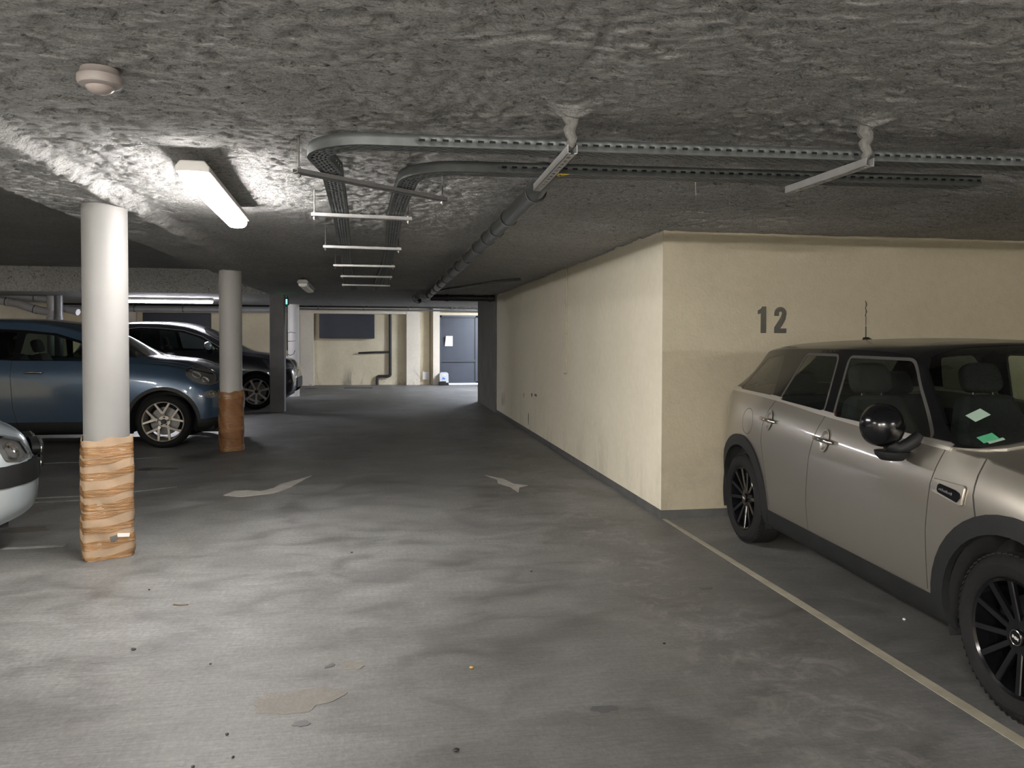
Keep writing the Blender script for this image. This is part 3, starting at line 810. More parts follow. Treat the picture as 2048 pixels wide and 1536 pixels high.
# painted marks
o = MB().prism([(2.195, 5.80), (2.225, 5.80), (2.255, 3.95), (2.28, -1.0), (2.215, -1.0), (2.200, 3.95)], 0.0005, .0022).build('parking_line', M_LINE, ang=0)
tag(o, 'long pale bay line running from the wall corner past the tan car', 'line marking')
for pts, lb in [([(-4.6, 9.42), (-3.2, 9.52), (-2.62, 9.80), (-2.62, 9.86), (-3.2, 9.58), (-4.6, 9.49)], 'faint bay line beside the dark blue car'),
                ([(-3.3, 7.36), (-2.45, 7.47), (-1.95, 7.78), (-1.95, 7.83), (-2.45, 7.52), (-3.3, 7.41)], 'faint pale bay line between the silver and dark blue cars, far edge'),
                ([(-3.3, 7.16), (-2.5, 7.26), (-2.5, 7.31), (-3.3, 7.21)], 'faint pale bay line between the silver and dark blue cars, near edge'),
                ([(-3.2, 5.60), (-2.15, 5.66), (-2.15, 5.71), (-3.2, 5.65)], 'faint yellowish bay line by the silver car front wheel')]:
    o = MB().prism(pts, .0005, .002).build('parking_line', M_LINE2, ang=0)
    tag(o, lb, 'line marking')
def splat(name, c, rx, ry, rot, mat, label, cat, seed, h=.0025, jag=.3, n=46):
    rnd = random.Random(seed); ph = [rnd.uniform(0, 6.28) for _ in range(5)]
    pts = []
    for k in range(n):
        a = 2 * PI * k / n
        f = 1 + jag * (.5 * math.sin(2 * a + ph[0]) + .35 * math.sin(3 * a + ph[1]) + .25 * math.sin(5 * a + ph[2]) + .2 * math.sin(9 * a + ph[3]))
        pts.append((rx * f * math.cos(a), ry * f * math.sin(a)))
    o = MB().prism(pts, 0.0004, h, Matrix.Translation((c[0], c[1], 0)) @ Matrix.Rotation(rot, 4, 'Z')).build(name, mat, ang=0)
    return tag(o, label, cat)
o = MB().prism([(-1.42, 7.30), (-1.25, 7.20), (-.98, 7.33), (-.86, 7.60), (-.78, 7.98), (-.72, 8.22), (-.84, 8.02), (-.98, 7.78), (-1.02, 7.58), (-1.12, 7.44), (-1.24, 7.50), (-1.36, 7.50)], .0005, .004).build('plaster_patch', simple('pale_plaster', (.42, .40, .37), .8, var=.25, scale=9, bump=.3))
tag(o, 'pale plaster smear on the floor beyond the nearest column', 'stain')
o = MB().prism([(1.06, 8.0), (1.15, 7.7), (1.13, 7.5), (1.22, 7.3), (1.25, 7.02), (1.30, 7.25), (1.40, 7.35), (1.28, 7.45), (1.22, 7.75), (1.14, 7.85)], .0005, .003).build('plaster_patch', simple('pale_plaster', (0, 0, 0)))
tag(o, 'jagged pale plaster splash on the floor near the cream wall', 'stain')
M_CHIP = simple('chipped_floor', (.19, .178, .16), .8, var=.2, scale=20, bump=.4)
M_SPOT = simple('dark_oil_spot', (.07, .07, .072), .5)
splat('chipped_patch', (-.33, 3.09), .15, .11, .2, M_CHIP, 'large chipped brownish patch in the foreground floor', 'stain', 4)
splat('oil_spot', (-.295, 2.90), .032, .020, .3, M_SPOT, 'dark spot below the large chipped patch', 'stain', 5)
splat('oil_spot', (-.225, 3.40), .03, .012, .7, M_SPOT, 'dark spot above the large chipped patch', 'stain', 6)
splat('chipped_patch', (-.13, 3.39), .045, .05, .2, M_CHIP, 'small chipped patch right of the dark spot', 'stain', 9)
splat('oil_spot', (.84, 2.83), .05, .028, .1, M_SPOT, 'dark oval oil spot in the right foreground', 'stain', 7)
splat('oil_spot', (1.83, 4.13), .035, .022, .1, M_SPOT, 'dark spot left of the pale bay line', 'stain', 8)
splat('oil_spot', (-2.42, 8.9), .20, .10, .1, simple('oil_stain', (.03, .03, .032), .4), 'dark oil stain on the floor between the columns', 'stain', 10)
splat('oil_spot', (-2.62, 6.2), .17, .10, .1, simple('brown_stain', (.10, .09, .08), .6), 'brownish stain on the floor before the silver car', 'stain', 12)
rnd = random.Random(4)
for i, (x, y, s) in enumerate([(-.55, 2.86, .007), (-.62, 2.66, .006), (-.50, 2.70, .006), (-1.12, 3.72, .008), (.25, 2.62, .009), (-.74, 3.5, .005), (-1.3, 4.6, .006), (2.62, 3.5, .009), (-.2, 5.2, .006), (1.3, 3.4, .006), (.9, 4.6, .006), (-1.35, 2.75, .008)]):
    m = MB().ball((x, y, s * .55), s, 8, 6, sx=rnd.uniform(.8, 1.5), sy=rnd.uniform(.7, 1.1), sz=.65)
    wt = i in (7, 11)
    o = m.build('pebble', M_WHITE if wt else M_RUB)
    tag(o, 'white crumb on the floor beside the tan car' if i == 7 else 'white crumb on the floor in the near left' if i == 11 else 'tiny dark pebble lying on the floor', 'pebble', None if wt else 'dark pebbles scattered on the floor')
o = MB().ball((.38, 3.28, .004), .010, 8, 6, sz=.4).build('dry_leaf', simple('ochre', (.45, .28, .05), .7))
tag(o, 'tiny ochre leaf on the floor', 'leaf')
o = MB().tube([(-1.10, 4.32, .004), (-1.06, 4.30, .005), (-1.02, 4.305, .004)], .003, 6).build('twig', simple('twig_brown', (.1, .07, .05), .8))
tag(o, 'thin dark twig on the left of the floor', 'twig')

# stencilled bay number
M_NUM = simple('stencil_grey', (.085, .082, .07), .8, var=.15, scale=30)
num = empty('bay_number', (3.0, 5.836, 1.483), 0, 'stencilled dark grey number 12 on the sandy wall above the tan car', 'number')
MN = Matrix(((1, 0, 0, 0), (0, 0, 1, 0), (0, 1, 0, 0), (0, 0, 0, 1)))
one = [(.030, 0), (.082, 0), (.082, .215), (.044, .215), (.036, .196), (.012, .180), (.012, .148), (.036, .152), (.036, .16)]
one = [(.034, 0), (.080, 0), (.080, .215), (.046, .215), (.034, .196), (.008, .182), (.008, .152), (.034, .160)]
MB().prism(one, -.0015, 0.003, MN).build('digit_one', M_NUM, num, ang=0)
def arcp(cx, cz, r, a0, a1, n=9): return [(cx + r * math.cos(a), cz + r * math.sin(a)) for a in np.linspace(a0, a1, n)]
o_ = [(.152, 0), (.258, 0), (.258, .038), (.204, .038), (.232, .080), (.250, .115)] + arcp(.205, .160, .053, -.45, PI * 1.02, 12) + [(.152, .140), (.192, .140)] + arcp(.205, .163, .014, PI, -.35, 7) + [(.212, .138), (.195, .108), (.152, .045)]
MB().prism(o_, -.0015, 0.003, MN).build('digit_two', M_NUM, num, ang=0)
# tyre rubs on the cream wall
for i, (y, z, a, b) in enumerate([(11.25, .60, .05, .03), (11.5, .22, .03, .10), (10.95, .62, .09, .02), (14.1, .32, .03, .13), (13.9, .35, .02, .14), (11.9, .55, .02, .04)]):
    pts = [(a * math.cos(t) * (1 + .3 * math.sin(3 * t + i)), b * math.sin(t)) for t in np.linspace(0, 2 * PI, 14)[:-1]]
    o = MB().prism(pts, 0, .002, Matrix.Translation((2.198, y, z)) @ Matrix(((0, 0, 1, 0), (1, 0, 0, 0), (0, 1, 0, 0), (0, 0, 0, 1)))).build('scuff_mark', simple('scuff', (.16, .14, .11), .8), ang=0)
    tag(o, 'dark scuff mark low on the cream wall', 'scuff', 'scuffs on the cream wall')

# ------------------------------------------------------------------ cars
def pchip(pts):
    xs = np.array([p[0] for p in pts], float); ys = np.array([p[1] for p in pts], float)
    h = np.diff(xs); d = np.diff(ys) / h
    m = np.zeros(len(xs))
    m[0], m[-1] = d[0], d[-1]
    for i in range(1, len(xs) - 1):
        if d[i - 1] * d[i] > 0:
            w1, w2 = 2 * h[i] + h[i - 1], h[i] + 2 * h[i - 1]
            m[i] = (w1 + w2) / (w1 / d[i - 1] + w2 / d[i])
    def f(x):
        x = np.clip(np.asarray(x, float), xs[0], xs[-1])
        i = np.clip(np.searchsorted(xs, x) - 1, 0, len(xs) - 2)
        t = (x - xs[i]) / h[i]
        return ((2 * t ** 3 - 3 * t ** 2 + 1) * ys[i] + (t ** 3 - 2 * t ** 2 + t) * h[i] * m[i] + (-2 * t ** 3 + 3 * t ** 2) * ys[i + 1] + (t ** 3 - t ** 2) * h[i] * m[i + 1])
    return f

class Shell:
    """Half body surface S(x, t): x along the car, t from the sill (0) over belt (4) and roof rail (5) to the centre line (7)."""
    def __init__(s, c):
        W, z0, zb, ib, wr, zr, zt = [pchip(c[k]) for k in ('W', 'z0', 'zb', 'ib', 'wr', 'zr', 'zt')]
        s.x0, s.x1 = c['W'][0][0], c['W'][-1][0]
        s.xs = np.linspace(s.x0, s.x1, 900)
        x = s.xs
        w, a, b, i_, r, zr_, zt_ = W(x), z0(x), zb(x), ib(x), wr(x), zr(x), zt(x)
        bel = c.get('belly', 0)
        r = np.minimum(r, w - i_ - .004)
        ys = [w - .085, w - .020, w, w - .22 * i_, w - i_, r, r * .66, r * 0]
        zs = [a, a + .075, a + (b - a) * .46, a + (b - a) * .80, b, zr_, zr_ + (zt_ - zr_) * .74, zt_]
        # rows in between belt and rail give a nearly straight side glass
        s.Y = np.stack(ys, 1); s.Z = np.stack(zs, 1)
    def rows(s, x):
        x = np.clip(x, s.x0, s.x1)
        f = (x - s.x0) / (s.x1 - s.x0) * (len(s.xs) - 1)
        i = np.clip(f.astype(int), 0, len(s.xs) - 2); t = (f - i)[:, None]
        return s.Y[i] * (1 - t) + s.Y[i + 1] * t, s.Z[i] * (1 - t) + s.Z[i + 1] * t
    def at(s, x, t):
        x = np.asarray(x, float); t = np.asarray(t, float)
        Y, Z = s.rows(x)
        tc = np.clip(t, 0, 7)
        i = np.clip(tc.astype(int), 0, 6); u = tc - i
        n = np.arange(len(x))
        def g(A, sym):
            # tangents: flattened across the belt so the glass stands straight
            def P(j):
                v = A[n, np.clip(j, 0, 7)]
                v = np.where(j < 0, 2 * A[n, 0] - A[n, 1], v)
                return np.where(j > 7, sym * A[n, 6], v)
            p0, p1, p2, p3 = P(i - 1), P(i), P(i + 1), P(i + 2)
            m1 = (p2 - p0) * .5; m2 = (p3 - p1) * .5
            q1 = p2 - p1
            gl = (i == 4)
            m1 = np.where(gl, q1 * .95, m1); m2 = np.where(gl, q1 * .85, m2)
            m2 = np.where(i == 3, (p2 - p1) * .6 + (p3 - p2) * .12, m2)
            m1 = np.where(i == 5, (p2 - p1) * .55 + (p1 - p0) * .12, m1)
            return (2 * u ** 3 - 3 * u ** 2 + 1) * p1 + (u ** 3 - 2 * u ** 2 + u) * m1 + (-2 * u ** 3 + 3 * u ** 2) * p2 + (u ** 3 - u ** 2) * m2
        return np.stack([x, g(Y, -1), g(Z, 1)], 1)
    def normal(s, x, t):
        e = 2e-3
        dx = s.at(x + e, t) - s.at(x - e, t)
        dt = s.at(x, np.minimum(t + .01, 7)) - s.at(x, np.maximum(t - .01, 0))
        nn = np.cross(dx, -dt)     # x forward, t upwards: outward is +y
        l = np.linalg.norm(nn, axis=1, keepdims=True)
        nn = nn / np.maximum(l, 1e-12)
        bad = l[:, 0] < 1e-9
        nn[bad] = (0, 0, 1)
        return nn
    def t_of(s, x, z, tmax=6.0):
        tt = np.linspace(0, tmax, 240)
        zz = s.at(np.full(240, x), tt)[:, 2]
        zz = np.maximum.accumulate(zz)
        if z < zz[0]: return -.25
        return float(np.interp(z, zz, tt))

TS = .33   # scale of t against metres in the flat domain
def subdiv(poly, step=.035):
    out = []
    for a, b in zip(poly, poly[1:] + poly[:1]):
        n = max(1, int(math.hypot(b[0] - a[0], b[1] - a[1]) / step))
        out += [(a[0] + (b[0] - a[0]) * k / n, a[1] + (b[1] - a[1]) * k / n) for k in range(n)]
    return out
def circ(cx, cz, r, n=44): return [(cx + r * math.cos(2 * PI * k / n), cz + r * math.sin(2 * PI * k / n)) for k in range(n)]
def ell(cx, cz, a, b, rot=0, n=30):
    return [(cx + a * math.cos(q) * math.cos(rot) - b * math.sin(q) * math.sin(rot), cz + a * math.cos(q) * math.sin(rot) + b * math.sin(q) * math.cos(rot)) for q in np.linspace(0, 2 * PI, n + 1)[:-1]]
def ribbon(pts, w):
    P = [Vector(p) for p in pts]; L = []; R = []
    for i, p in enumerate(P):
        d = (P[min(i + 1, len(P) - 1)] - P[max(i - 1, 0)]).normalized(); n = Vector((-d.y, d.x)) * w / 2
        L.append(tuple(p + n)); R.append(tuple(p - n))
    return L + R[::-1]
def inside(poly, X, Y):
    P = np.array(poly); r = np.zeros(len(X), bool)
    x1, y1 = P[:, 0], P[:, 1]; x2, y2 = np.roll(x1, -1), np.roll(y1, -1)
    for a, b, c, d in zip(x1, y1, x2, y2):
        if b == d: continue
        m = ((b > Y) != (d > Y)) & (X < (c - a) * (Y - b) / (d - b) + a)
        r ^= m
    return r
def rnd_poly(poly, r, n=5):
    """round the corners of a polygon"""
    out = []; N = len(poly)
    for i in range(N):
        p0, p1, p2 = Vector(poly[i - 1]), Vector(poly[i]), Vector(poly[(i + 1) % N])
        a, b = p0 - p1, p2 - p1
        ra = min(r, a.length * .45, b.length * .45)
        q0, q2 = p1 + a.normalized() * ra, p1 + b.normalized() * ra
        for k in range(n + 1):
            t = k / n
            out.append(tuple((q0 * (1 - t) + p1 * t) * (1 - t) + (p1 * (1 - t) + q2 * t) * t))
    return out

def mesh_with_normals(name, V, F, N, mat, parent):
    me = bpy.data.meshes.new(name)
    me.from_pydata([tuple(v) for v in V], [], F)
    me.materials.append(mat); me.shade_smooth()
    me.normals_split_custom_set_from_vertices([tuple(n) for n in N])
    return link(bpy.data.objects.new(name, me), parent)

def body_parts(root, sh, regions, xlines, nt=46):
    """regions: (name, mode, domain, polygon(s), material, offset, depth). mode: side / centre / hole. First match wins."""
    pts = []; edges = []
    tl = np.linspace(0, 7, nt)
    pts += [Vector((x, t * TS)) for x in xlines for t in tl]
    nb = len(xlines)
    for i in range(nb - 1):
        edges.append((i * nt, (i + 1) * nt)); edges.append((i * nt + nt - 1, (i + 1) * nt + nt - 1))
    for j in range(nt - 1):
        edges.append((j, j + 1)); edges.append(((nb - 1) * nt + j, (nb - 1) * nt + j + 1))
    flat = []
    for name, mode, dom, polys, mat, off, dep in regions:
        pp = []
        for poly in polys or []:
            if dom == 'z':
                q = [(x, sh.t_of(x, z) * TS) for x, z in subdiv(poly)]
            else:
                q = [(x, t * TS) for x, t in subdiv([(x, t * TS) for x, t in poly], .05)] if False else [(x, y) for x, y in subdiv([(x, t * TS) for x, t in poly], .05)]
            pp.append(q)
            n0 = len(pts)
            pts += [Vector(p) for p in q]
            edges += [(n0 + k, n0 + (k + 1) % len(q)) for k in range(len(q))]
        flat.append(pp)
    vo, eo, fo, _, _, _ = delaunay_2d_cdt(pts, edges, [], 0, 1e-5)
    P = np.array([tuple(v) for v in vo]); T = np.array([tuple(f) for f in fo if len(f) == 3])
    C = P[T].mean(1)
    ok = (C[:, 1] > 1e-6) & (C[:, 1] < 7 * TS - 1e-6) & (C[:, 0] > sh.x0 + 1e-6) & (C[:, 0] < sh.x1 - 1e-6)
    T = T[ok]; C = C[ok]
    # drop degenerate slivers
    a = P[T]; area = np.abs((a[:, 1, 0] - a[:, 0, 0]) * (a[:, 2, 1] - a[:, 0, 1]) - (a[:, 2, 0] - a[:, 0, 0]) * (a[:, 1, 1] - a[:, 0, 1]))
    T = T[area > 1e-9]; C = C[area > 1e-9]
    S3 = sh.at(P[:, 0], P[:, 1] / TS); N3 = sh.normal(P[:, 0], P[:, 1] / TS)
    used = np.full(len(T), -1)
    for ri, (reg, pp) in enumerate(zip(regions, flat)):
        if not pp: m = np.ones(len(T), bool)
        else:
            m = np.zeros(len(T), bool)
            for q in pp: m |= inside(q, C[:, 0], C[:, 1])
        used[(used < 0) & m] = ri
    made = {}
    for ri, (name, mode, dom, polys, mat, off, dep) in enumerate(regions):
        if mode == 'hole': continue
        Tr = T[used == ri]
        if not len(Tr): continue
        ids, inv = np.unique(Tr, return_inverse=True); F = inv.reshape(-1, 3)
        V = S3[ids] + N3[ids] * off; N = N3[ids]
        # orientation: outward
        fn = np.cross(V[F[:, 1]] - V[F[:, 0]], V[F[:, 2]] - V[F[:, 0]])
        flip = (fn * N[F].mean(1)).sum(1) < 0
        F[flip] = F[flip][:, ::-1]
        V = V.tolist(); N = N.tolist(); F = F.tolist()
        if dep:
            cnt = {}
            for f in F:
                for k in range(3):
                    e = (f[k], f[(k + 1) % 3]); cnt[e] = cnt.get(e, 0) + 1
            for (a_, b_) in [e for e in cnt if (e[1], e[0]) not in cnt]:
                pa, pb = P[ids[a_]], P[ids[b_]]
                if pa[1] > 7 * TS - 1e-4 and pb[1] > 7 * TS - 1e-4: continue
                A, B = np.array(V[a_]), np.array(V[b_]); na, nb_ = np.array(N[a_]), np.array(N[b_])
                wn = np.cross(B - A, na); l = np.linalg.norm(wn)
                if l < 1e-9: continue
                wn = wn / l
                n0 = len(V)
                V += [A.tolist(), B.tolist(), (B - nb_ * dep).tolist(), (A - na * dep).tolist()]; N += [wn.tolist()] * 4
                F.append([n0 + 1, n0, n0 + 3, n0 + 2])
        def mir(L): return [[p[0], -p[1], p[2]] for p in L]
        if mode == 'centre':
            n0 = len(V)
            V2 = V + mir(V); N2 = N + mir(N); F2 = F + [[i + n0 for i in f[::-1]] for f in F]
            made[name] = [mesh_with_normals(name, V2, F2, N2, mat, root)]
        else:
            o1 = mesh_with_normals(name, mir(V), [f[::-1] for f in F], mir(N), mat, root)
            o2 = mesh_with_normals(name, V, F, N, mat, root)
            made[name] = [o1, o2]
    return made

def end_cap(sh, root, mat, x, name, cover=None):
    t = np.linspace(0, 7, 60); S = sh.at(np.full(60, x), t)
    L = [tuple(p) for p in S] + [(p[0], -p[1], p[2]) for p in S[::-1][1:]]
    m = MB(); m.add(L, [tuple(range(len(L)))])
    return m.build(name, mat, root, ang=0)

def wheel(root, x, y, R, rr, wd, side, spoke_fn, mt_rim, name='wheel', hubmat=None, disc=True, tread=True):
    """side -1: right (faces -Y). Local build frame: wheel axis +Z is outward."""
    Mw = Matrix.Translation((x, y, R)) @ Matrix.Rotation(PI / 2 if side < 0 else -PI / 2, 4, 'X')
    m = MB()
    h = wd / 2
    prof = [(rr - .004, h - .014), (rr + .006, h - .004), (rr + .022, h + .004), ((R + rr) / 2, h + .008), (R - .022, h - .004), (R - .008, h - .018), (R, h - .040)]
    prof += [(R, -h + .04), (R - .01, -h + .016), ((R + rr) / 2, -h), (rr, -h + .01)]
    m.lathe(prof, 72, Mw, caps=False)
    if tread:
        nb = 64
        for k in range(nb):
            a = 2 * PI * k / nb
            B = Mw @ Matrix.Rotation(a, 4, 'Z')
            for zz, sk in ((h - .030, .35), (h - .075, -.3), (-.03, .3)):
                bm_ = B @ Matrix.Translation((R - .002, 0, zz)) @ Matrix.Rotation(sk, 4, 'X')
                m.box((-.004, -.0095, -.014), (.0025, .0095, .014), bm_)
    tyre = m.build(name, M_TYRE, root, ang=30)
    m = MB()
    m.lathe([(rr + .001, h - .012), (rr - .006, h - .006), (rr - .016, h - .014), (rr - .022, h - .06), (rr - .03, -h + .02)], 64, Mw, caps=False)
    m.lathe([(0, h - .075), (.075, h - .075), (.08, -.02)], 32, Mw, caps=False)
    spoke_fn(m, Mw, rr, h)
    m.build('alloy_rim', mt_rim, tyre, ang=25)
    MB().lathe([(0, -.01), (rr * .70, -.01), (rr * .70, -.035), (0, -.035)], 48, Mw, caps=False).build('brake_disc', M_DISC if disc else M_BLACK, tyre)
    hc = MB().lathe([(0, h - .022), (.026, h - .022), (.031, h - .026), (.033, h - .05)], 28, Mw, caps=False)
    for k in range(5):
        a = 2 * PI * k / 5 + .3
        c = Mw @ Matrix.Translation((.052 * math.cos(a), .052 * math.sin(a), 0))
        hc.lathe([(0, h - .046), (.009, h - .046), (.010, h - .07)], 6, c, caps=False)
    hc.build('hub_cap', hubmat or M_HUB, tyre)
    MB().lathe([(R * .985, h + .03), (R * .985, -h - .09)], 4, Mw, caps=False)
    return tyre, Mw, h

def spoke_poly(m, Mw, pts, z0, z1, slope=0.0):
    m.prism(pts, z0, z1, Mw)
def bar_spoke(m, Mw, a0, a1, r0, r1, w0, w1, zi, zo, th=.018):
    p0 = Vector((r0 * math.cos(a0), r0 * math.sin(a0), 0)); p1 = Vector((r1 * math.cos(a1), r1 * math.sin(a1), 0))
    d = (p1 - p0).normalized(); n = Vector((-d.y, d.x, 0))
    vs = []
    for p, w_, z in ((p0, w0, zi), (p1, w1, zo)):
        for s_, zz, k in ((-1, z - th, 1.0), (1, z - th, 1.0), (1, z - .004, .95), (.8, z, 1), (-.8, z, 1), (-1, z - .004, .95)):
            vs.append(Mw @ (p + n * s_ * w_ / 2 + Vector((0, 0, zz))))
    fs = [tuple(range(6))[::-1], tuple(range(6, 12))] + [(k, (k + 1) % 6, 6 + (k + 1) % 6, 6 + k) for k in range(6)]
    m.add(vs, fs)
def spokes_ten(m, Mw, rr, h):
    for k in range(12):
        a = 2 * PI * k / 12 + .12
        bar_spoke(m, Mw, a, a, .050, rr - .012, .024, .026, h - .036, h - .012)
    m.lathe([(.031, h - .034), (.066, h - .036), (.082, h - .05), (.082, h - .08)], 40, Mw, caps=False)
def spokes_y(m, Mw, rr, h):
    for k in range(5):
        a = 2 * PI * k / 5 + PI / 2 + .05
        bar_spoke(m, Mw, a, a, .075, rr * .46, .045, .036, h - .03, h - .018)
        for s_ in (-1, 1):
            bar_spoke(m, Mw, a + s_ * .05, a + s_ * .36, rr * .42, rr - .008, .034, .026, h - .018, h - .010)
def spokes_seven(m, Mw, rr, h):
    for k in range(7):
        a = 2 * PI * k / 7 - PI / 2
        bar_spoke(m, Mw, a, a, .035, rr * .55, .036, .034, h - .030, h - .020)
        bar_spoke(m, Mw, a, a, rr * .52, rr - .008, .032, .060, h - .020, h - .010)
def spokes_five(m, Mw, rr, h):
    for k in range(7):
        a = 2 * PI * k / 7
        bar_spoke(m, Mw, a, a, .04, rr - .01, .05, .06, h - .03, h - .012)

def seat(root, x, y, z, rec=.35, s=1.0, name='front_seat', width=.48):
    R_ = Matrix.Translation((x, y, z))
    m = MB(); m.box((-.22 * s, -width / 2, -.10), (.28 * s, width / 2, .05), R_)
    o = m.build(name, M_SEAT, root, bevel=.045, seg=3)
    B = R_ @ Matrix.Translation((-.22 * s, 0, .02)) @ Matrix.Rotation(-rec, 4, 'Y')
    MB().prism([(-width / 2, -.02), (width / 2, -.02), (width / 2, .36), (width * .33, .60), (-width * .33, .60), (-width / 2, .36)], -.07, .07, B @ Matrix(((0, 0, 1, 0), (1, 0, 0, 0), (0, 1, 0, 0), (0, 0, 0, 1)))).build('seat_back', M_SEAT, o, bevel=.04, seg=3)
    m = MB(); Hh = B @ Matrix.Translation((0.015, 0, .70))
    m.prism(rnd_poly([(-.13, -.08), (.13, -.08), (.115, .105), (-.115, .105)], .07), -.045, .045, Hh @ Matrix(((0, 0, 1, 0), (1, 0, 0, 0), (0, 1, 0, 0), (0, 0, 0, 1))))
    m.build('headrest', M_SEAT, o, bevel=.03, seg=3)
    m = MB(); m.cyl(B @ Vector((0, -.06, .55)), B @ Vector((.01, -.06, .66)), .007, seg=8); m.cyl(B @ Vector((0, .06, .55)), B @ Vector((.01, .06, .66)), .007, seg=8)
    m.build('headrest_post', M_CHROME, o)
    return o
def cabin(root, xf, xr, yw, zs, wheel_side=1, dash=(0, 0, 0)):
    seat(root, xf, .36, zs, name='front_seat'); seat(root, xf, -.36, zs, name='front_seat')
    b = MB().box((xr - .22, -yw + .14, zs - .08), (xr + .24, yw - .14, zs + .06)).build('rear_bench', M_SEAT, root, bevel=.05, seg=3)
    Bk = Matrix.Translation((xr - .24, 0, zs + .02)) @ Matrix.Rotation(-.4, 4, 'Y')
    MB().box((-.07, -yw + .14, 0), (.07, yw - .14, .55), Bk).build('bench_back', M_SEAT, b, bevel=.05, seg=3)
    for y in (-.36, .36):
        MB().prism(rnd_poly([(-.12, 0), (.12, 0), (.10, .17), (-.10, .17)], .06), -.045, .045, Bk @ Matrix.Translation((0, y, .56)) @ Matrix(((0, 0, 1, 0), (1, 0, 0, 0), (0, 1, 0, 0), (0, 0, 0, 1)))).build('headrest', M_SEAT, b, bevel=.03, seg=3)
    dx, dz, dw = dash
    d = MB().prism([(dx, dz - .45), (dx + .55, dz - .45), (dx + .62, dz - .04), (dx + .35, dz + .01), (dx + .05, dz), (dx - .02, dz - .12)], -dw, dw, Matrix(((1, 0, 0, 0), (0, 0, 1, 0), (0, 1, 0, 0), (0, 0, 0, 1)))).build('dashboard', M_LIN, root, bevel=.02)
    sw = MB(); c = Vector((dx - .12, .36, dz - .03)); M_ = Matrix.Translation(c) @ Matrix.Rotation(1.15, 4, 'Y')
    pts = [M_ @ Vector((.185 * math.cos(a), .185 * math.sin(a), 0)) for a in np.linspace(0, 2 * PI, 33)[:-1]]
    sw.tube(pts, .014, 10, closed=True)
    for a in (0, PI, PI / 2 * 3): sw.tube([M_ @ Vector((0, 0, -.01)), M_ @ Vector((.18 * math.cos(a + PI / 2), .18 * math.sin(a + PI / 2), 0))], .014, 8)
    sw.build('steering_wheel', M_LIN, root)

def lined(a, b, dense_a, dense_b):
    out = [a]
    while out[-1] < b - 1e-6:
        x = out[-1]
        st = .012 if (x < a + dense_a or x > b - dense_b) else .04
        out.append(min(b, x + st))
    return out

def squeeze(c, xa, k):
    for q in ('W', 'z0', 'zb', 'ib', 'wr', 'zr', 'zt'):
        c[q] = [(x if x <= xa else xa + (x - xa) * k, v) for x, v in c[q]]
def build_car(name, c, loc, rz, label):
    root = empty(name, loc, rz, label, 'car')
    sh = Shell(c)
    xl = lined(sh.x0, sh.x1, .22, .22)
    R, wb = c['R'], c['wb']
    holes = [circ(0, R + .005, c['arch']), circ(wb, R + .005, c['arch'])]
    regs = [('arch_opening', 'hole', 'z', holes, None, 0, 0)] + c['regions'](sh)
    made = body_parts(root, sh, regs, xl)
    body = c['body_mat']
    end_cap(sh, root, c['cap_mat'][1], sh.x1, 'front_panel')
    end_cap(sh, root, c['cap_mat'][0], sh.x0, 'rear_panel')
    # underbody and wheel wells
    Wm = max(p[1] for p in c['W']); zs = c['sill']
    m = MB()
    a_ = c['arch'] + .02
    xs = [sh.x0 + .12, -a_, a_, wb - a_, wb + a_, sh.x1 - .18]
    m.box((xs[1], -Wm + .30, zs + .03), (xs[4], Wm - .30, zs + .22))
    m.box((xs[2], -Wm + .09, zs + .01), (xs[3], Wm - .09, zs + .12))
    m.box((xs[0], -Wm + .18, zs + .08), (xs[1] + .03, Wm - .18, zs + .30)); m.box((xs[4] - .03, -Wm + .18, zs + .04), (xs[5], Wm - .18, zs + .25))
    m.build('underbody', M_LIN, root, ang=0)
    for x in (0, wb):
        for s_ in (-1, 1):
            m = MB()
            n = 28; vs = []; fs = []
            y0, y1 = s_ * (Wm - .03), s_ * (Wm - .33)
            for k in range(n + 1):
                a = -.35 + (PI + .7) * k / n
                for y in (y0, y1): vs.append((x + (c['arch'] + .012) * math.cos(a), y, R + (c['arch'] + .012) * math.sin(a)))
            for k in range(n): fs.append((2 * k, 2 * k + 1, 2 * k + 3, 2 * k + 2))
            vs.append((x, y1, R))
            for k in range(n): fs.append((2 * k + 1, 2 * k + 3, len(vs) - 1))
            m.add(vs, fs); m.build('wheel_liner', M_LIN, root)
    for x in (0, wb):
        for s_ in (-1, 1):
            t, Mw, h = wheel(root, x, s_ * (Wm - .012 - c['tw'] / 2), R, c['rim'], c['tw'], s_, c['spokes'], c['rim_mat'], disc=c.get('disc', True), hubmat=c.get('hub_mat'), tread=c.get('tread', False))
            if c.get('wheel_extra'): c['wheel_extra'](t, Mw, h)
    for key in ('headlight', 'fog_light'):
        for o in made.get(key, []):
            me = o.data.copy(); me.name = 'lamp_housing'
            nrm = [tuple(v.normal) for v in me.vertices]
            for v, n in zip(me.vertices, nrm): v.co = v.co - Vector(n) * .030
            me.materials.clear(); me.materials.append(M_LHOUSE)
            link(bpy.data.objects.new('lamp_housing', me), root)
    if c.get('cabin'): cabin(root, *c['cabin'])
    if c.get('extra'): c['extra'](root, sh, made)
    return root, sh, made

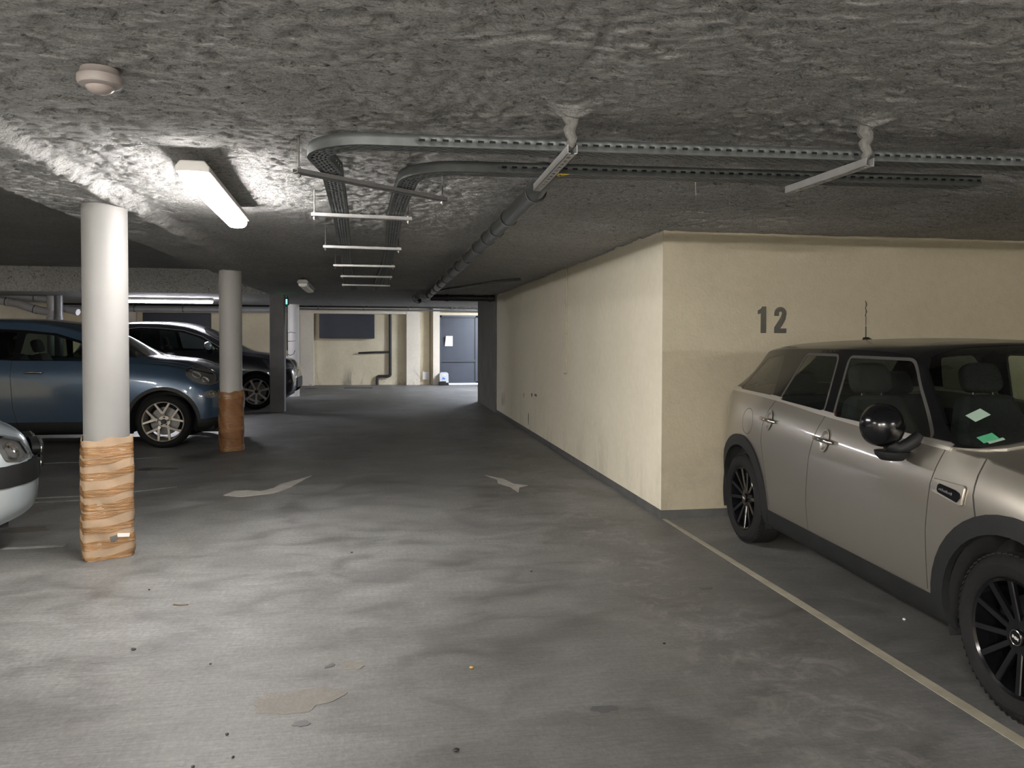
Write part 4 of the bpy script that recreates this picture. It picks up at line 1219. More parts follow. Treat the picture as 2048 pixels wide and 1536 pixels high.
def on_surface(sh, x, z, side=-1):
    t = sh.t_of(x, z); p = sh.at(np.array([x]), np.array([t]))[0]; n = sh.normal(np.array([x]), np.array([t]))[0]
    return Vector((p[0], side * p[1], p[2])), Vector((n[0], side * n[1], n[2]))
def surf_frame(sh, x, z, side=-1):
    """matrix whose +X runs forward, +Y up, +Z out of the body side"""
    p, n = on_surface(sh, x, z, side)
    fx = Vector((1, 0, 0)); fx = (fx - n * fx.dot(n)).normalized(); up = n.cross(fx)
    if up.z < 0: up = -up
    M_ = Matrix.Identity(4)
    for i in range(3):
        M_[i][0], M_[i][1], M_[i][2], M_[i][3] = fx[i], up[i], n[i], p[i]
    return M_
def text_mesh(body, size, M_, mat, parent, name, ext=.0006):
    cu = bpy.data.curves.new(name, 'FONT'); cu.body = body; cu.size = size; cu.extrude = ext; cu.align_x = 'CENTER'; cu.align_y = 'CENTER'; cu.offset = size * .02
    ob = bpy.data.objects.new(name, cu)
    me = bpy.data.meshes.new_from_object(ob)
    bpy.data.objects.remove(ob)
    me.transform(M_); me.materials.clear(); me.materials.append(mat)
    return link(bpy.data.objects.new(name, me), parent)

P_TAN = paint('warm_silver_paint', (.33, .305, .265), .82, .36, .08)
P_BLUE = paint('dark_blue_paint', (.030, .060, .105), .35, .32, .02)
P_DARK = paint('near_black_paint', (.010, .011, .018), .3, .25, .02)
P_SILV = paint('silver_blue_paint', (.50, .57, .61), .45, .38, .05)
G_CLEAR = glass('car_glass', (.76, .84, .77))
G_DARK = glass('tinted_glass', (.16, .20, .19))
G_LAMP = glass('lamp_lens', (.85, .87, .88))

# ---- tan five-door hatchback
def mini_regions(sh):
    wsb = [(2.16, 4.02), (2.24, 4.6), (2.31, 5.2), (2.36, 6), (2.385, 7)]
    wst = [(1.64, 7), (1.655, 6), (1.69, 5.35), (1.76, 5.12)]
    ws = wst + [(2.02, 5.0), (2.16, 4.8), (2.26, 5.05), (2.30, 5.4), (2.345, 6.2), (2.37, 7)]
    fw = rnd_poly([(1.17, 1.005), (1.115, 1.325), (1.64, 1.322), (2.00, .985)], .03)
    rw = rnd_poly([(.50, 1.045), (.60, 1.33), (.985, 1.33), (1.05, 1.02)], .03)
    qw = rnd_poly([(-.18, 1.07), (-.02, 1.30), (.28, 1.325), (.38, 1.06)], .03)
    arches = [circ(0, .315, .447), circ(2.567, .315, .447)]
    gap = .006
    g_f = ribbon([(2.085, .34), (2.075, .6), (2.085, .80), (2.115, .962)], gap)
    g_m = ribbon([(.99, .33), (.975, .50), (1.0, .75), (1.05, .92), (1.09, 1.005)], gap)
    g_r = ribbon([(.475, .36), (.44, .50), (.385, .66), (.345, .76), (.345, .86), (.39, .96), (.44, 1.03)], gap)
    g_h = ribbon([(2.375, .72), (2.345, .80), (2.335, .88), (2.335, .945)], .009)
    fdoor = [(2.085, .33), (2.075, .6), (2.085, .80), (2.12, .985), (1.09, 1.02), (1.05, .92), (1.0, .75), (.975, .50), (.99, .33)]
    rdoor = [(.99, .33), (.975, .50), (1.0, .75), (1.05, .92), (1.09, 1.02), (.44, 1.055), (.39, .96), (.345, .86), (.345, .76), (.385, .66), (.44, .50), (.475, .33)]
    hood = [(2.335, 3.0), (2.335, 7)] + [(3.12, 7), (3.12, 5.4), (3.0, 4.2), (2.9, 3.4), (2.567, 2.9)]
    zbf = pchip(MINI['zb'])
    xs = list(np.linspace(-.50, 2.14, 40))
    belt = [(x, float(zbf(x)) + .014) for x in xs] + [(x, float(zbf(x)) - .014) for x in xs[::-1]]
    cow = wsb + [(x + .022, t) for x, t in wsb[::-1]]
    cow[-1] = (2.12, 3.95)
    sun = rnd_poly([(.62, 5.9), (.62, 6.99), (1.45, 6.99), (1.45, 5.9)], .05)
    return [
        ('windshield', 'centre', 't', [ws], G_CLEAR, -.001, 0),
        ('front_door_window', 'side', 'z', [fw], G_CLEAR, -.001, 0),
        ('rear_door_window', 'side', 'z', [rw], G_CLEAR, -.001, 0),
        ('quarter_window', 'side', 'z', [qw], G_DARK, -.001, 0),
        ('belt_trim', 'side', 'z', [belt], M_SATIN, .006, .008),
        ('window_seal', 'side', 'z', [ribbon(fw + [fw[0]], .030)], M_SEAL, .002, .004), ('window_seal', 'side', 'z', [ribbon(rw + [rw[0]], .030)], M_SEAL, .002, .004),
        ('cowl_trim', 'centre', 't', [cow], M_SATIN, .006, .008),
        ('roof_gap', 'centre', 't', [ribbon([(-.30, 5.02), (.5, 5.02), (1.2, 5.02), (1.68, 5.03)], .004), ribbon([(.60, 6.99), (.60, 6.0), (.64, 5.86), (1.45, 5.86), (1.47, 6.0), (1.47, 6.99)], .006)], M_RUB, -.004, 0),
        ('panel_gap', 'side', 'z', [g_f, g_m, g_r, g_h], M_RUB, -.004, 0),
        ('fuel_gap', 'side', 'z', [ribbon(circ(.10, .865, .088) + [(.188, .865)], .004)], M_RUB, -.003, 0),
        ('arch_cladding', 'side', 'z', arches[:1], M_BLACK, .013, .03), ('arch_cladding', 'side', 'z', arches[1:], M_BLACK, .013, .03),
        ('sill_cladding', 'side', 'z', [[(.2, .1), (2.4, .1), (2.4, .325), (.2, .325)]], M_BLACK, .010, .03), ('bumper_cladding', 'side', 'z', [[(2.85, .1), (3.4, .1), (3.4, .33), (2.85, .33)]], M_BLACK, .010, .03), ('bumper_cladding', 'side', 'z', [[(-.7, .1), (-.2, .1), (-.2, .42), (-.7, .42)]], M_BLACK, .010, .03),
        ('fuel_flap', 'side', 'z', [circ(.10, .865, .087)], P_TAN, 0, 0),
        ('front_door', 'side', 'z', [fdoor], P_TAN, 0, .014),
        ('rear_door', 'side', 'z', [rdoor], P_TAN, 0, .014),
        ('headlight', 'side', 'z', [ell(3.13, .70, .075, .105, -.2)], G_LAMP, .004, .01),
        ('hood', 'centre', 't', [hood], P_TAN, 0, .012),
        ('rear_window', 'centre', 't', [[(-.54, 5.3), (-.54, 7), (-.32, 7), (-.32, 5.5)]], G_DARK, 0, 0),
        ('roof', 'centre', 't', [[(-.45, 5.0), (-.45, 7), (1.66, 7), (1.70, 5.2), (1.72, 5.0)]], M_GLOSS, 0, 0),
        ('pillar_trim', 'side', 't', [[(-.50, 4.0), (-.50, 7.1), (1.70, 7.1), (2.45, 7.1), (2.30, 5.5), (2.20, 4.3), (2.16, 4.0)]], M_GLOSS, 0, 0),
        ('body_shell', 'centre', 't', None, P_TAN, 0, .012)]
def mini_extra(root, sh, made):
    for side in (-1, 1):
        doors = {'front_door': (1.16, .868), 'rear_door': (.44, .905)}
        for dn, (hx, hz) in doors.items():
            par = made[dn][0 if side < 0 else 1]
            F = surf_frame(sh, hx, hz, side)
            # cup recess, shown as a bright dished oval, and the chrome bar across it
            m = MB(); vs = []; fs = []
            for i, (k, d) in enumerate([(1.0, .0015), (.93, .003), (.8, .001), (.55, -.006), (.0, -.009)]):
                for q in range(28):
                    a = 2 * PI * q / 28
                    vs.append(F @ Vector((.046 * k * math.cos(a) + .0, .066 * k * math.sin(a), d + .004)))
            for i in range(4):
                for q in range(28): fs.append((i * 28 + q, i * 28 + (q + 1) % 28, (i + 1) * 28 + (q + 1) % 28, (i + 1) * 28 + q))
            m.add(vs, fs); m.build('handle_cup', P_TAN, par, ang=60)
            hb = MB().tube([F @ Vector(p) for p in [(-.088, .003, .004), (-.080, .003, .024), (-.05, .002, .034), (0, 0, .037), (.05, -.002, .034), (.075, -.003, .026), (.085, -.004, .004)]], [.007, .011, .0125, .013, .0125, .0135, .010], 14)
            hb.build('door_handle', M_CHROME, par, ang=60)
        # mirror
        p, n = on_surface(sh, 1.90, .985, side)
        y = side
        r = MB().tube([(1.93, y * .80, .985), (1.93, y * .845, .955), (1.905, y * .88, .925), (1.89, y * .93, .95)], [.030, .030, .033, .036], 14)
        r.lathe([(0, -.045), (.05, -.040), (.072, -.018), (.076, .0), (.0, .008)], 24, Matrix.Translation((1.885, y * .905, .915)))
        mir = r.build('mirror_arm', M_BLACK, root, ang=50)
        prof = [(0, .085), (.03, .082), (.062, .066), (.085, .040), (.098, .008), (.100, -.035), (.094, -.043), (.090, -.038)]
        Mm = Matrix.Translation((1.900, y * .955, 1.035)) @ Matrix.Rotation(PI / 2, 4, 'Y') @ Matrix.Scale(.98, 4, (0, 1, 0))
        MB().lathe(prof, 36, Mm, caps=False).build('mirror_cap', M_GLOSS, mir, ang=60)
        MB().lathe([(0, -.034), (.093, -.034)], 36, Mm, caps=False).build('mirror_glass', M_CHROME, mir)
        # side indicator badge
        F = surf_frame(sh, 2.215, .80, side); sx = 1
        fnd = root
        bz = MB().prism([(-.115, -.012), (-.095, -.032), (.075, -.055), (.085, -.050), (.090, .02), (.078, .030), (-.10, .030), (-.115, .015)], .0, .010, F).build('indicator_bezel', simple('badge_silver', (.50, .46, .40), .25, .7), fnd, bevel=.003)
        MB().prism([(-.065, -.015), (-.055, -.025), (.060, -.045), (.080, -.018), (.070, -.005), (.045, .004), (-.055, .014), (-.065, .005)], .008, .016, F).build('badge_plate', M_GLOSS, bz, bevel=.003)
        if side < 0:
            T = F @ Matrix.Translation((-.004, -.014, .0165)) @ Matrix.Rotation(-.11, 4, 'Z') @ Matrix.Scale(1, 4)
            for k in range(9):
                MB().box((-.045 + k * .0095, -.004, 0), (-.045 + k * .0095 + .006, .003 + .002 * (k % 3), .0008), T).build('badge_letter', M_DISC, bz, ang=0)
        MB().prism([(-.108, -.006), (-.100, -.018), (-.075, -.020), (-.072, .012), (-.100, .020), (-.108, .012)], .008, .015, F).build('indicator_lens', G_LAMP, bz)
        # headlamp inside
        F = surf_frame(sh, 3.12, .70, side)
        MB().lathe([(.11, -.004), (.10, -.03), (.05, -.06), (0, -.065)], 28, F, caps=False).build('headlight_reflector', M_CHROME, root)
    # grille
    MB().prism(rnd_poly([(-.36, .40), (.36, .40), (.42, .56), (.34, .64), (-.34, .64), (-.42, .56)], .05), 0, .012, Matrix.Translation((3.37, 0, 0)) @ Matrix(((0, 0, 1, 0), (1, 0, 0, 0), (0, 1, 0, 0), (0, 0, 0, 1)))).build('front_grille', M_BLACK, root, bevel=.004)
    # antenna
    zt = float(sh.at(np.array([.13]), np.array([7.]))[0][2])
    a = MB(); vs = []; fs = []
    a.prism([(-.055, 0), (.075, 0), (.035, .016), (-.01, .030), (-.04, .028)], -.016, .016, Matrix.Translation((.13, 0, zt - .004)) @ Matrix(((1, 0, 0, 0), (0, 0, 1, 0), (0, 1, 0, 0), (0, 0, 0, 1))))
    ao = a.build('antenna_foot', M_BLACK, root, bevel=.006)
    pts = [(.105 + .004 * math.cos(k * 1.1) * (k > 8), .004 * math.sin(k * 1.1) * (k > 8), zt + .015 + k * .0088) for k in range(30)]
    MB().tube([(.105, 0, zt + .01), (.103, 0, zt + .10)], .0042, 8).tube([(x - .002, y, z + .08) for x, y, z in pts[2:22]], .0028, 6).tube([(.103, 0, zt + .09), (.099, 0, zt + .27)], .0018, 6).build('antenna_mast', M_RUB, ao)
    # parking vignettes on the windscreen (pale and green paper), inside the glass
    def on_ws(x, t, dx, dn=-.01):
        p = sh.at(np.array([x]), np.array([t]))[0]; n = sh.normal(np.array([x]), np.array([t]))[0]
        return Vector((p[0], -p[1], p[2])) + Vector((n[0], -n[1], n[2])) * dn, Vector((n[0], -n[1], n[2]))
    def sticker(name, x, t, w_, h_, mat, rot):
        p, n = on_ws(x, t, 0)
        ax = Vector((0, 1, 0)); ax = (ax - n * ax.dot(n)).normalized(); up = n.cross(ax)
        if up.z < 0: up = -up
        M_ = Matrix.Identity(4)
        for i in range(3): M_[i][0], M_[i][1], M_[i][2], M_[i][3] = ax[i], up[i], n[i], p[i]
        return MB().box((-w_ / 2, -h_ / 2, -.0004), (w_ / 2, h_ / 2, .0004), M_ @ Matrix.Rotation(rot, 4, 'Z')).build(name, mat, root, ang=0)
    sticker('pale_vignette', 2.06, 5.62, .075, .060, simple('pale_paper', (.62, .70, .68), .8), .15)
    sticker('green_vignette', 2.20, 5.45, .065, .055, simple('green_paper', (.16, .62, .38), .8), -.1)
    sticker('pale_vignette', 2.235, 5.46, .065, .018, simple('pale_paper', (0, 0, 0)), -.08)
    # wiper
    MB().tube([(2.34, .2, 1.0), (2.29, -.15, 1.03), (2.25, -.5, 1.0)], .008, 8).build('wiper', M_BLACK, root)
    # lining behind the doors
    for s_ in (-1, 1):
        MB().box((-.35, s_ * .755 - .008, .30), (2.0, s_ * .755 + .008, .93)).build('door_lining', M_LIN, root)
    # red belt buckle cover by the rear seat
    MB().ball((.62, -.52, .98), .05, 12, 8, sx=.7, sy=.6, sz=1.5).build('red_seat_bag', simple('red_fabric', (.38, .01, .015), .7), root)
def mini_wheel(t, Mw, h):
    text_mesh('MINI', .016, Mw @ Matrix.Translation((0, 0, h - .0215)) @ Matrix.Rotation(2.95, 4, 'Z'), M_WHITE, t, 'wheel_lettering', .0004)
    MB().tube([Mw @ Vector((.028 * math.cos(a), .028 * math.sin(a), h - .0225)) for a in np.linspace(0, 2 * PI, 33)[:-1]], .0012, 6, closed=True).build('cap_ring', M_CHROME, t)
MINI = dict(
    W=[(-.615, .60), (-.60, .66), (-.55, .73), (-.46, .79), (-.3, .84), (0, .8600), (.5, .8635), (1.5, .8635), (2.3, .8635), (2.8, .852), (3.05, .815), (3.22, .74), (3.33, .63), (3.37, .54)],
    z0=[(-.615, .36), (-.5, .27), (-.2, .205), (.4, .195), (2.6, .195), (3.2, .20), (3.37, .30)],
    zb=[(-.615, .86), (-.58, .95), (-.50, 1.035), (-.3, 1.066), (0, 1.062), (.5, 1.045), (1.1, 1.008), (1.6, .985), (2.1, .966), (2.35, .945), (2.7, .895), (3.0, .83), (3.2, .75), (3.32, .66), (3.37, .58)],
    ib=[(-.615, .05), (-.4, .06), (0, .065), (1.0, .062), (2.0, .062), (2.4, .085), (3.0, .09), (3.37, .06)],
    wr=[(-.615, .46), (-.55, .56), (-.42, .575), (-.20, .595), (.3, .650), (1.0, .662), (1.5, .648), (1.66, .640), (1.80, .675), (2.05, .745), (2.18, .765), (2.3, .73), (2.6, .66), (3.0, .57), (3.25, .45), (3.37, .34)],
    zr=[(-.615, .90), (-.57, 1.02), (-.50, 1.075), (-.42, 1.14), (-.25, 1.265), (-.1, 1.345), (.4, 1.368), (1.0, 1.372), (1.45, 1.362), (1.62, 1.345), (1.72, 1.300), (2.05, 1.035), (2.18, .985), (2.35, .972), (2.8, .925), (3.1, .85), (3.28, .74), (3.37, .62)],
    zt=[(-.615, .92), (-.585, 1.02), (-.50, 1.15), (-.40, 1.28), (-.30, 1.370), (-.1, 1.408), (.4, 1.430), (.9, 1.440), (1.4, 1.428), (1.60, 1.412), (1.68, 1.392), (2.37, 1.035), (2.45, 1.020), (2.8, .985), (3.1, .91), (3.28, .80), (3.37, .65)],
    R=.31, wb=2.567, arch=.372, rim=.222, tw=.205, sill=.175, spokes=spokes_ten, rim_mat=M_GLOSS, disc=False, hub_mat=M_GLOSS, tread=True,
    regions=mini_regions, body_mat=P_TAN, cap_mat=(P_TAN, P_TAN), extra=mini_extra, wheel_extra=mini_wheel,
    cabin=(1.22, .38, .80, .50, 1, (1.78, .93, .68)))
build_car('car', MINI, (3.3464, 5.0084, 0), -1.64062, 'warm silver five-door hatchback with black roof and black wheels parked under number 12')

# ---- dark blue crossover (front half in view between the columns)
def mirror_simple(root, x, y, z, mat, s=1.0):
    for sd in (-1, 1):
        a = MB().tube([(x + .02, sd * (y - .10), z - .06), (x, sd * (y + .02), z - .03)], .022, 10).build('mirror_arm', M_BLACK, root)
        MB().ball((0, 0, 0), 1, 20, 12, M=Matrix.Translation((x, sd * (y + .10), z)) @ Matrix.Diagonal((.075 * s, .125 * s, .088 * s, 1))).build('mirror_cap', mat, a)
        MB().ball((0, 0, 0), 1, 16, 8, M=Matrix.Translation((x - .030, sd * (y + .10), z)) @ Matrix.Diagonal((.052 * s, .11 * s, .075 * s, 1))).build('mirror_glass', M_CHROME, a)
def bar_handle(root_parts, sh, x, z, L=.11, mat=M_CHROME):
    for i, sd in enumerate((-1, 1)):
        F = surf_frame(sh, x, z, sd)
        MB().tube([F @ Vector(p) for p in [(-L, 0, .002), (-L * .9, .002, .024), (0, .004, .032), (L * .9, 0, .026), (L, -.002, .002)]], [.008, .013, .015, .013, .008], 12).build('door_handle', mat, root_parts[i], ang=60)
def headlamp_inner(root, sh, x, z, r, refl=None):
    for sd in (-1, 1):
        F = surf_frame(sh, x, z, sd)
        MB().lathe([(r, -.006), (r * .9, -.03), (r * .4, -.055), (0, -.06)], 24, F, caps=False).build('lamp_reflector', refl or M_CHROME, root)
def cross_regions(sh):
    z_b = pchip(CROSS['zb'])
    ws = [(2.02 - .36, 7), (1.68, 6), (1.74, 5.3), (2.05, 5.12), (2.33, 5.16), (2.42, 6), (2.47, 7)]
    fw = rnd_poly([(.98, 1.150), (1.02, 1.49), (1.33, 1.462), (1.66, 1.36), (1.98, 1.17), (1.96, 1.135)], .035)
    rw = rnd_poly([(.10, 1.19), (.22, 1.46), (.60, 1.515), (.92, 1.50), (.90, 1.155)], .04)
    fdoor = [(.985, .30), (.93, .55), (.90, .95), (.90, 1.14), (2.03, 1.13), (2.03, .8), (1.98, .30)]
    rdoor = [(.985, .30), (.93, .55), (.90, .95), (.90, 1.14), (.10, 1.18), (.05, .95), (.30, .62), (.46, .30)]
    gap = .008
    return [('windshield', 'centre', 't', [ws], G_CLEAR, 0, 0),
            ('front_door_window', 'side', 'z', [fw], G_CLEAR, -.001, 0), ('rear_door_window', 'side', 'z', [rw], G_DARK, -.001, 0),
            ('panel_gap', 'side', 'z', [ribbon([(.985, .32), (.93, .55), (.90, .95), (.90, 1.14)], gap), ribbon([(1.98, .30), (2.03, .8), (2.04, 1.08)], gap), ribbon([(.46, .32), (.30, .62), (.05, .95), (.09, 1.15)], gap),
                                           ribbon([(2.45, 1.11), (2.75, 1.085), (3.0, 1.03), (3.25, .95)], gap)], M_RUB, -.004, 0),
            ('headlight', 'side', 'z', [ell(3.14, .93, .19, .088, -.48)], G_LAMP, .006, .012),
            ('fog_light', 'side', 'z', [ell(3.28, .695, .085, .055, 0)], G_LAMP, .006, .012),
            ('arch_cladding', 'side', 'z', [circ(0, .345, .455)], M_BLACK, .014, .03), ('arch_cladding', 'side', 'z', [circ(2.70, .345, .455)], M_BLACK, .014, .03),
            ('sill_cladding', 'side', 'z', [[(.2, .05), (2.5, .05), (2.5, .36), (.2, .36)]], M_BLACK, .010, .03), ('bumper_cladding', 'side', 'z', [[(2.9, .05), (3.7, .05), (3.7, .42), (3.1, .36), (2.9, .36)]], M_BLACK, .010, .03), ('bumper_cladding', 'side', 'z', [[(-.9, .05), (-.2, .05), (-.2, .45), (-.9, .45)]], M_BLACK, .010, .03),
            ('front_door', 'side', 'z', [fdoor], P_BLUE, 0, .014), ('rear_door', 'side', 'z', [rdoor], P_BLUE, 0, .014),
            ('hood', 'centre', 't', [[(2.50, 4.95), (2.50, 7), (3.45, 7), (3.38, 5.2), (3.2, 4.95)]], P_BLUE, .002, .01),
            ('rear_window', 'centre', 't', [[(-.72, 5.3), (-.72, 7), (-.38, 7), (-.38, 5.5)]], G_DARK, 0, 0),
            ('window_frame', 'side', 'z', [[(.02, 1.15), (.20, 1.50), (.60, 1.545), (1.02, 1.525), (1.36, 1.49), (1.72, 1.375), (2.10, 1.14), (1.0, 1.12)]], M_GLOSS, 0, 0),
            ('body_shell', 'centre', 't', None, P_BLUE, 0, .012)]
M_PALE = simple('pale_reflector', (.62, .60, .56), .3, .5)
def cross_extra(root, sh, made):
    bar_handle(made['front_door'], sh, 1.17, .985, .105)
    bar_handle(made['rear_door'], sh, .30, 1.01, .10)
    mirror_simple(root, 1.90, .90, 1.20, P_BLUE)
    headlamp_inner(root, sh, 3.09, .96, .062, M_PALE); headlamp_inner(root, sh, 3.20, .89, .05, M_PALE); headlamp_inner(root, sh, 3.28, .695, .040)
    for sd in (-1, 1):
        pts = []
        for x, z in ell(3.14, .93, .195, .093, -.48, 36):
            p, n = on_surface(sh, x, z, sd); pts.append(p + n * .006)
        MB().tube(pts, .006, 8, closed=True).build('headlight_ring', M_CHROME, root)
        F = surf_frame(sh, 3.28, .695, sd)
        MB().tube([F @ Vector((.036 * math.cos(a), .034 * math.sin(a), .006)) for a in np.linspace(0, 2 * PI, 25)[:-1]], .005, 8, closed=True).build('fog_ring', M_CHROME, root)
    MB().box((3.05, -.6, .17), (3.45, .6, .26)).build('front_skirt', M_BLACK, root, bevel=.02)
    for y in (-.74, .60): MB().prism([(0, 0), (.04, 0), (.02, -.10)], -.006, .006, Matrix.Translation((3.12, y, .24)) @ Matrix(((1, 0, 0, 0), (0, 0, 1, 0), (0, 1, 0, 0), (0, 0, 0, 1)))).build('skirt_fin', M_BLACK, root)
CROSS = dict(
    W=[(-.82, .66), (-.80, .74), (-.72, .84), (-.5, .91), (0, .935), (1.5, .940), (2.6, .938), (2.95, .915), (3.2, .865), (3.38, .78), (3.50, .66), (3.55, .56)],
    z0=[(-.82, .40), (-.6, .28), (-.2, .20), (2.7, .20), (3.2, .22), (3.45, .30), (3.55, .36)],
    zb=[(-.82, .98), (-.75, 1.06), (-.5, 1.15), (0, 1.165), (1.0, 1.125), (1.9, 1.105), (2.3, 1.10), (2.7, 1.07), (3.0, .995), (3.2, .90), (3.4, .78), (3.5, .69), (3.55, .62)],
    ib=[(-.82, .05), (0, .06), (2, .06), (2.5, .09), (3.0, .10), (3.4, .08), (3.55, .06)],
    wr=[(-.82, .50), (-.6, .60), (-.3, .66), (.5, .70), (1.2, .69), (1.6, .68), (2.1, .76), (2.3, .78), (2.6, .72), (3.0, .64), (3.3, .54), (3.55, .40)],
    zr=[(-.82, 1.02), (-.7, 1.15), (-.5, 1.38), (-.3, 1.54), (0, 1.60), (.6, 1.635), (1.0, 1.625), (1.35, 1.575), (1.7, 1.475), (2.0, 1.32), (2.28, 1.175), (2.45, 1.150), (2.8, 1.112), (3.1, 1.035), (3.3, .94), (3.45, .83), (3.55, .72)],
    zt=[(-.82, 1.05), (-.72, 1.22), (-.5, 1.50), (-.3, 1.62), (0, 1.665), (.6, 1.69), (1.0, 1.685), (1.4, 1.645), (1.66, 1.59), (2.45, 1.20), (2.55, 1.18), (2.9, 1.14), (3.2, 1.04), (3.4, .93), (3.5, .84), (3.55, .76)],
    R=.345, wb=2.70, arch=.405, rim=.262, tw=.225, sill=.18, spokes=spokes_y, rim_mat=simple('machined_alloy', (.50, .46, .41), .35, .6), disc=True,
    regions=cross_regions, body_mat=P_BLUE, cap_mat=(P_BLUE, P_BLUE), extra=cross_extra, cabin=(1.15, .25, .88, .62, 1, (1.85, 1.08, .72)))
squeeze(CROSS, 3.0, .86)
build_car('car', CROSS, (-5.505, 11.50, 0), 0, 'dark blue crossover with bright five-spoke wheels parked between the first two columns')

# ---- near-black hatchback behind it
def hatch_regions(sh):
    ws = [(1.60, 7), (1.66, 6), (1.74, 5.3), (2.05, 5.12), (2.40, 5.2), (2.48, 6), (2.52, 7)]
    fw = rnd_poly([(.93, 1.215), (.87, 1.60), (1.30, 1.555), (1.62, 1.45), (2.02, 1.215), (1.98, 1.185)], .03)
    rw = rnd_poly([(.0, 1.26), (.10, 1.56), (.50, 1.62), (.80, 1.61), (.84, 1.22)], .03)
    fdoor = [(.90, .30), (.87, .8), (.86, 1.20), (2.10, 1.17), (2.08, .8), (2.02, .30)]
    rdoor = [(.90, .30), (.87, .8), (.86, 1.20), (-.05, 1.24), (.10, .9), (.42, .55), (.48, .30)]
    gap = .008
    return [('windshield', 'centre', 't', [ws], G_CLEAR, 0, 0),
            ('front_door_window', 'side', 'z', [fw], G_CLEAR, -.001, 0), ('rear_door_window', 'side', 'z', [rw], G_DARK, -.001, 0),
            ('window_trim', 'side', 'z', [ribbon([(-.05, 1.24), (.05, 1.585), (.50, 1.650), (.90, 1.635), (1.33, 1.59), (1.68, 1.475), (2.10, 1.215)], .012)], M_CHROME, .003, .004),
            ('panel_gap', 'side', 'z', [ribbon([(.90, .30), (.87, .8), (.86, 1.20)], gap), ribbon([(2.02, .30), (2.08, .8), (2.10, 1.15)], gap)], M_RUB, -.004, 0),
            ('headlight', 'side', 'z', [rnd_poly([(3.16, .92), (3.22, .98), (3.42, .92), (3.45, .82), (3.30, .81)], .04)], G_LAMP, .006, .012),
            ('fog_light', 'side', 'z', [ell(3.40, .56, .045, .045, 0)], G_LAMP, .006, .012),
            ('front_door', 'side', 'z', [fdoor], P_DARK, 0, .014), ('rear_door', 'side', 'z', [rdoor], P_DARK, 0, .014),
            ('hood', 'centre', 't', [[(2.54, 4.95), (2.54, 7), (3.48, 7), (3.44, 5.2), (3.3, 4.95)]], P_DARK, .002, .01),
            ('rear_window', 'centre', 't', [[(-.72, 5.3), (-.72, 7), (-.38, 7), (-.38, 5.5)]], G_DARK, 0, 0),
            ('window_frame', 'side', 'z', [[(-.05, 1.235), (.05, 1.585), (.50, 1.65), (.90, 1.635), (1.33, 1.59), (1.68, 1.475), (2.12, 1.20), (1.0, 1.18)]], M_GLOSS, 0, 0),
            ('body_shell', 'centre', 't', None, P_DARK, 0, .012)]
def hatch_extra(root, sh, made):
    bar_handle(made['front_door'], sh, 1.10, 1.12, .10)
    mirror_simple(root, 1.85, .89, 1.285, simple('pale_mirror_cap', (.30, .38, .42), .2, .4))
    headlamp_inner(root, sh, 3.33, .89, .06); headlamp_inner(root, sh, 3.40, .56, .035)
    zt = float(sh.at(np.array([-.45]), np.array([7.]))[0][2])
    a = MB().box((-.50, -.02, zt - .01), (-.40, .02, zt + .015)).build('antenna_foot', M_BLACK, root, bevel=.006)
    MB().tube([(-.47, 0, zt + .01), (-.70, 0, zt + .17)], .004, 6).build('antenna_mast', M_RUB, a)
    MB().box((3.42, -.5, .40), (3.52, .5, .62)).build('front_grille', M_BLACK, root, bevel=.02)
HATCH = dict(
    W=[(-.82, .66), (-.80, .74), (-.72, .84), (-.5, .90), (0, .925), (1.5, .930), (2.6, .928), (2.95, .91), (3.25, .86), (3.42, .78), (3.54, .66), (3.60, .54)],
    z0=[(-.82, .40), (-.6, .28), (-.2, .20), (2.7, .20), (3.2, .22), (3.5, .30), (3.60, .40)],
    zb=[(-.82, 1.0), (-.75, 1.1), (-.5, 1.22), (0, 1.235), (1.0, 1.195), (1.9, 1.165), (2.3, 1.12), (2.75, 1.06), (3.1, .975), (3.35, .88), (3.5, .80), (3.60, .66)],
    ib=[(-.82, .05), (0, .06), (2, .06), (2.5, .09), (3.0, .10), (3.4, .08), (3.60, .06)],
    wr=[(-.82, .50), (-.6, .60), (-.3, .66), (.5, .69), (1.2, .68), (1.6, .67), (2.1, .75), (2.3, .77), (2.6, .72), (3.0, .64), (3.3, .54), (3.60, .38)],
    zr=[(-.82, 1.05), (-.7, 1.25), (-.5, 1.50), (-.3, 1.62), (0, 1.68), (.5, 1.715), (.9, 1.705), (1.35, 1.65), (1.7, 1.53), (2.1, 1.33), (2.38, 1.19), (2.55, 1.145), (2.9, 1.10), (3.2, 1.035), (3.4, .98), (3.52, .86), (3.60, .72)],
    zt=[(-.82, 1.08), (-.72, 1.30), (-.5, 1.60), (-.3, 1.70), (0, 1.75), (.5, 1.785), (.9, 1.785), (1.3, 1.75), (1.62, 1.67), (2.52, 1.21), (2.62, 1.18), (2.9, 1.14), (3.2, 1.065), (3.42, .99), (3.54, .87), (3.60, .76)],
    R=.36, wb=2.75, arch=.42, rim=.262, tw=.225, sill=.18, spokes=spokes_seven, rim_mat=simple('machined_alloy', (0, 0, 0)), disc=True,
    regions=hatch_regions, body_mat=P_DARK, cap_mat=(P_DARK, P_DARK), extra=hatch_extra, cabin=(1.15, .25, .88, .68, 1, (1.85, 1.15, .72)))
squeeze(HATCH, 3.0, .84)
build_car('car', HATCH, (-5.26, 17.09, 0), 0, 'near-black hatchback parked behind the dark blue crossover')

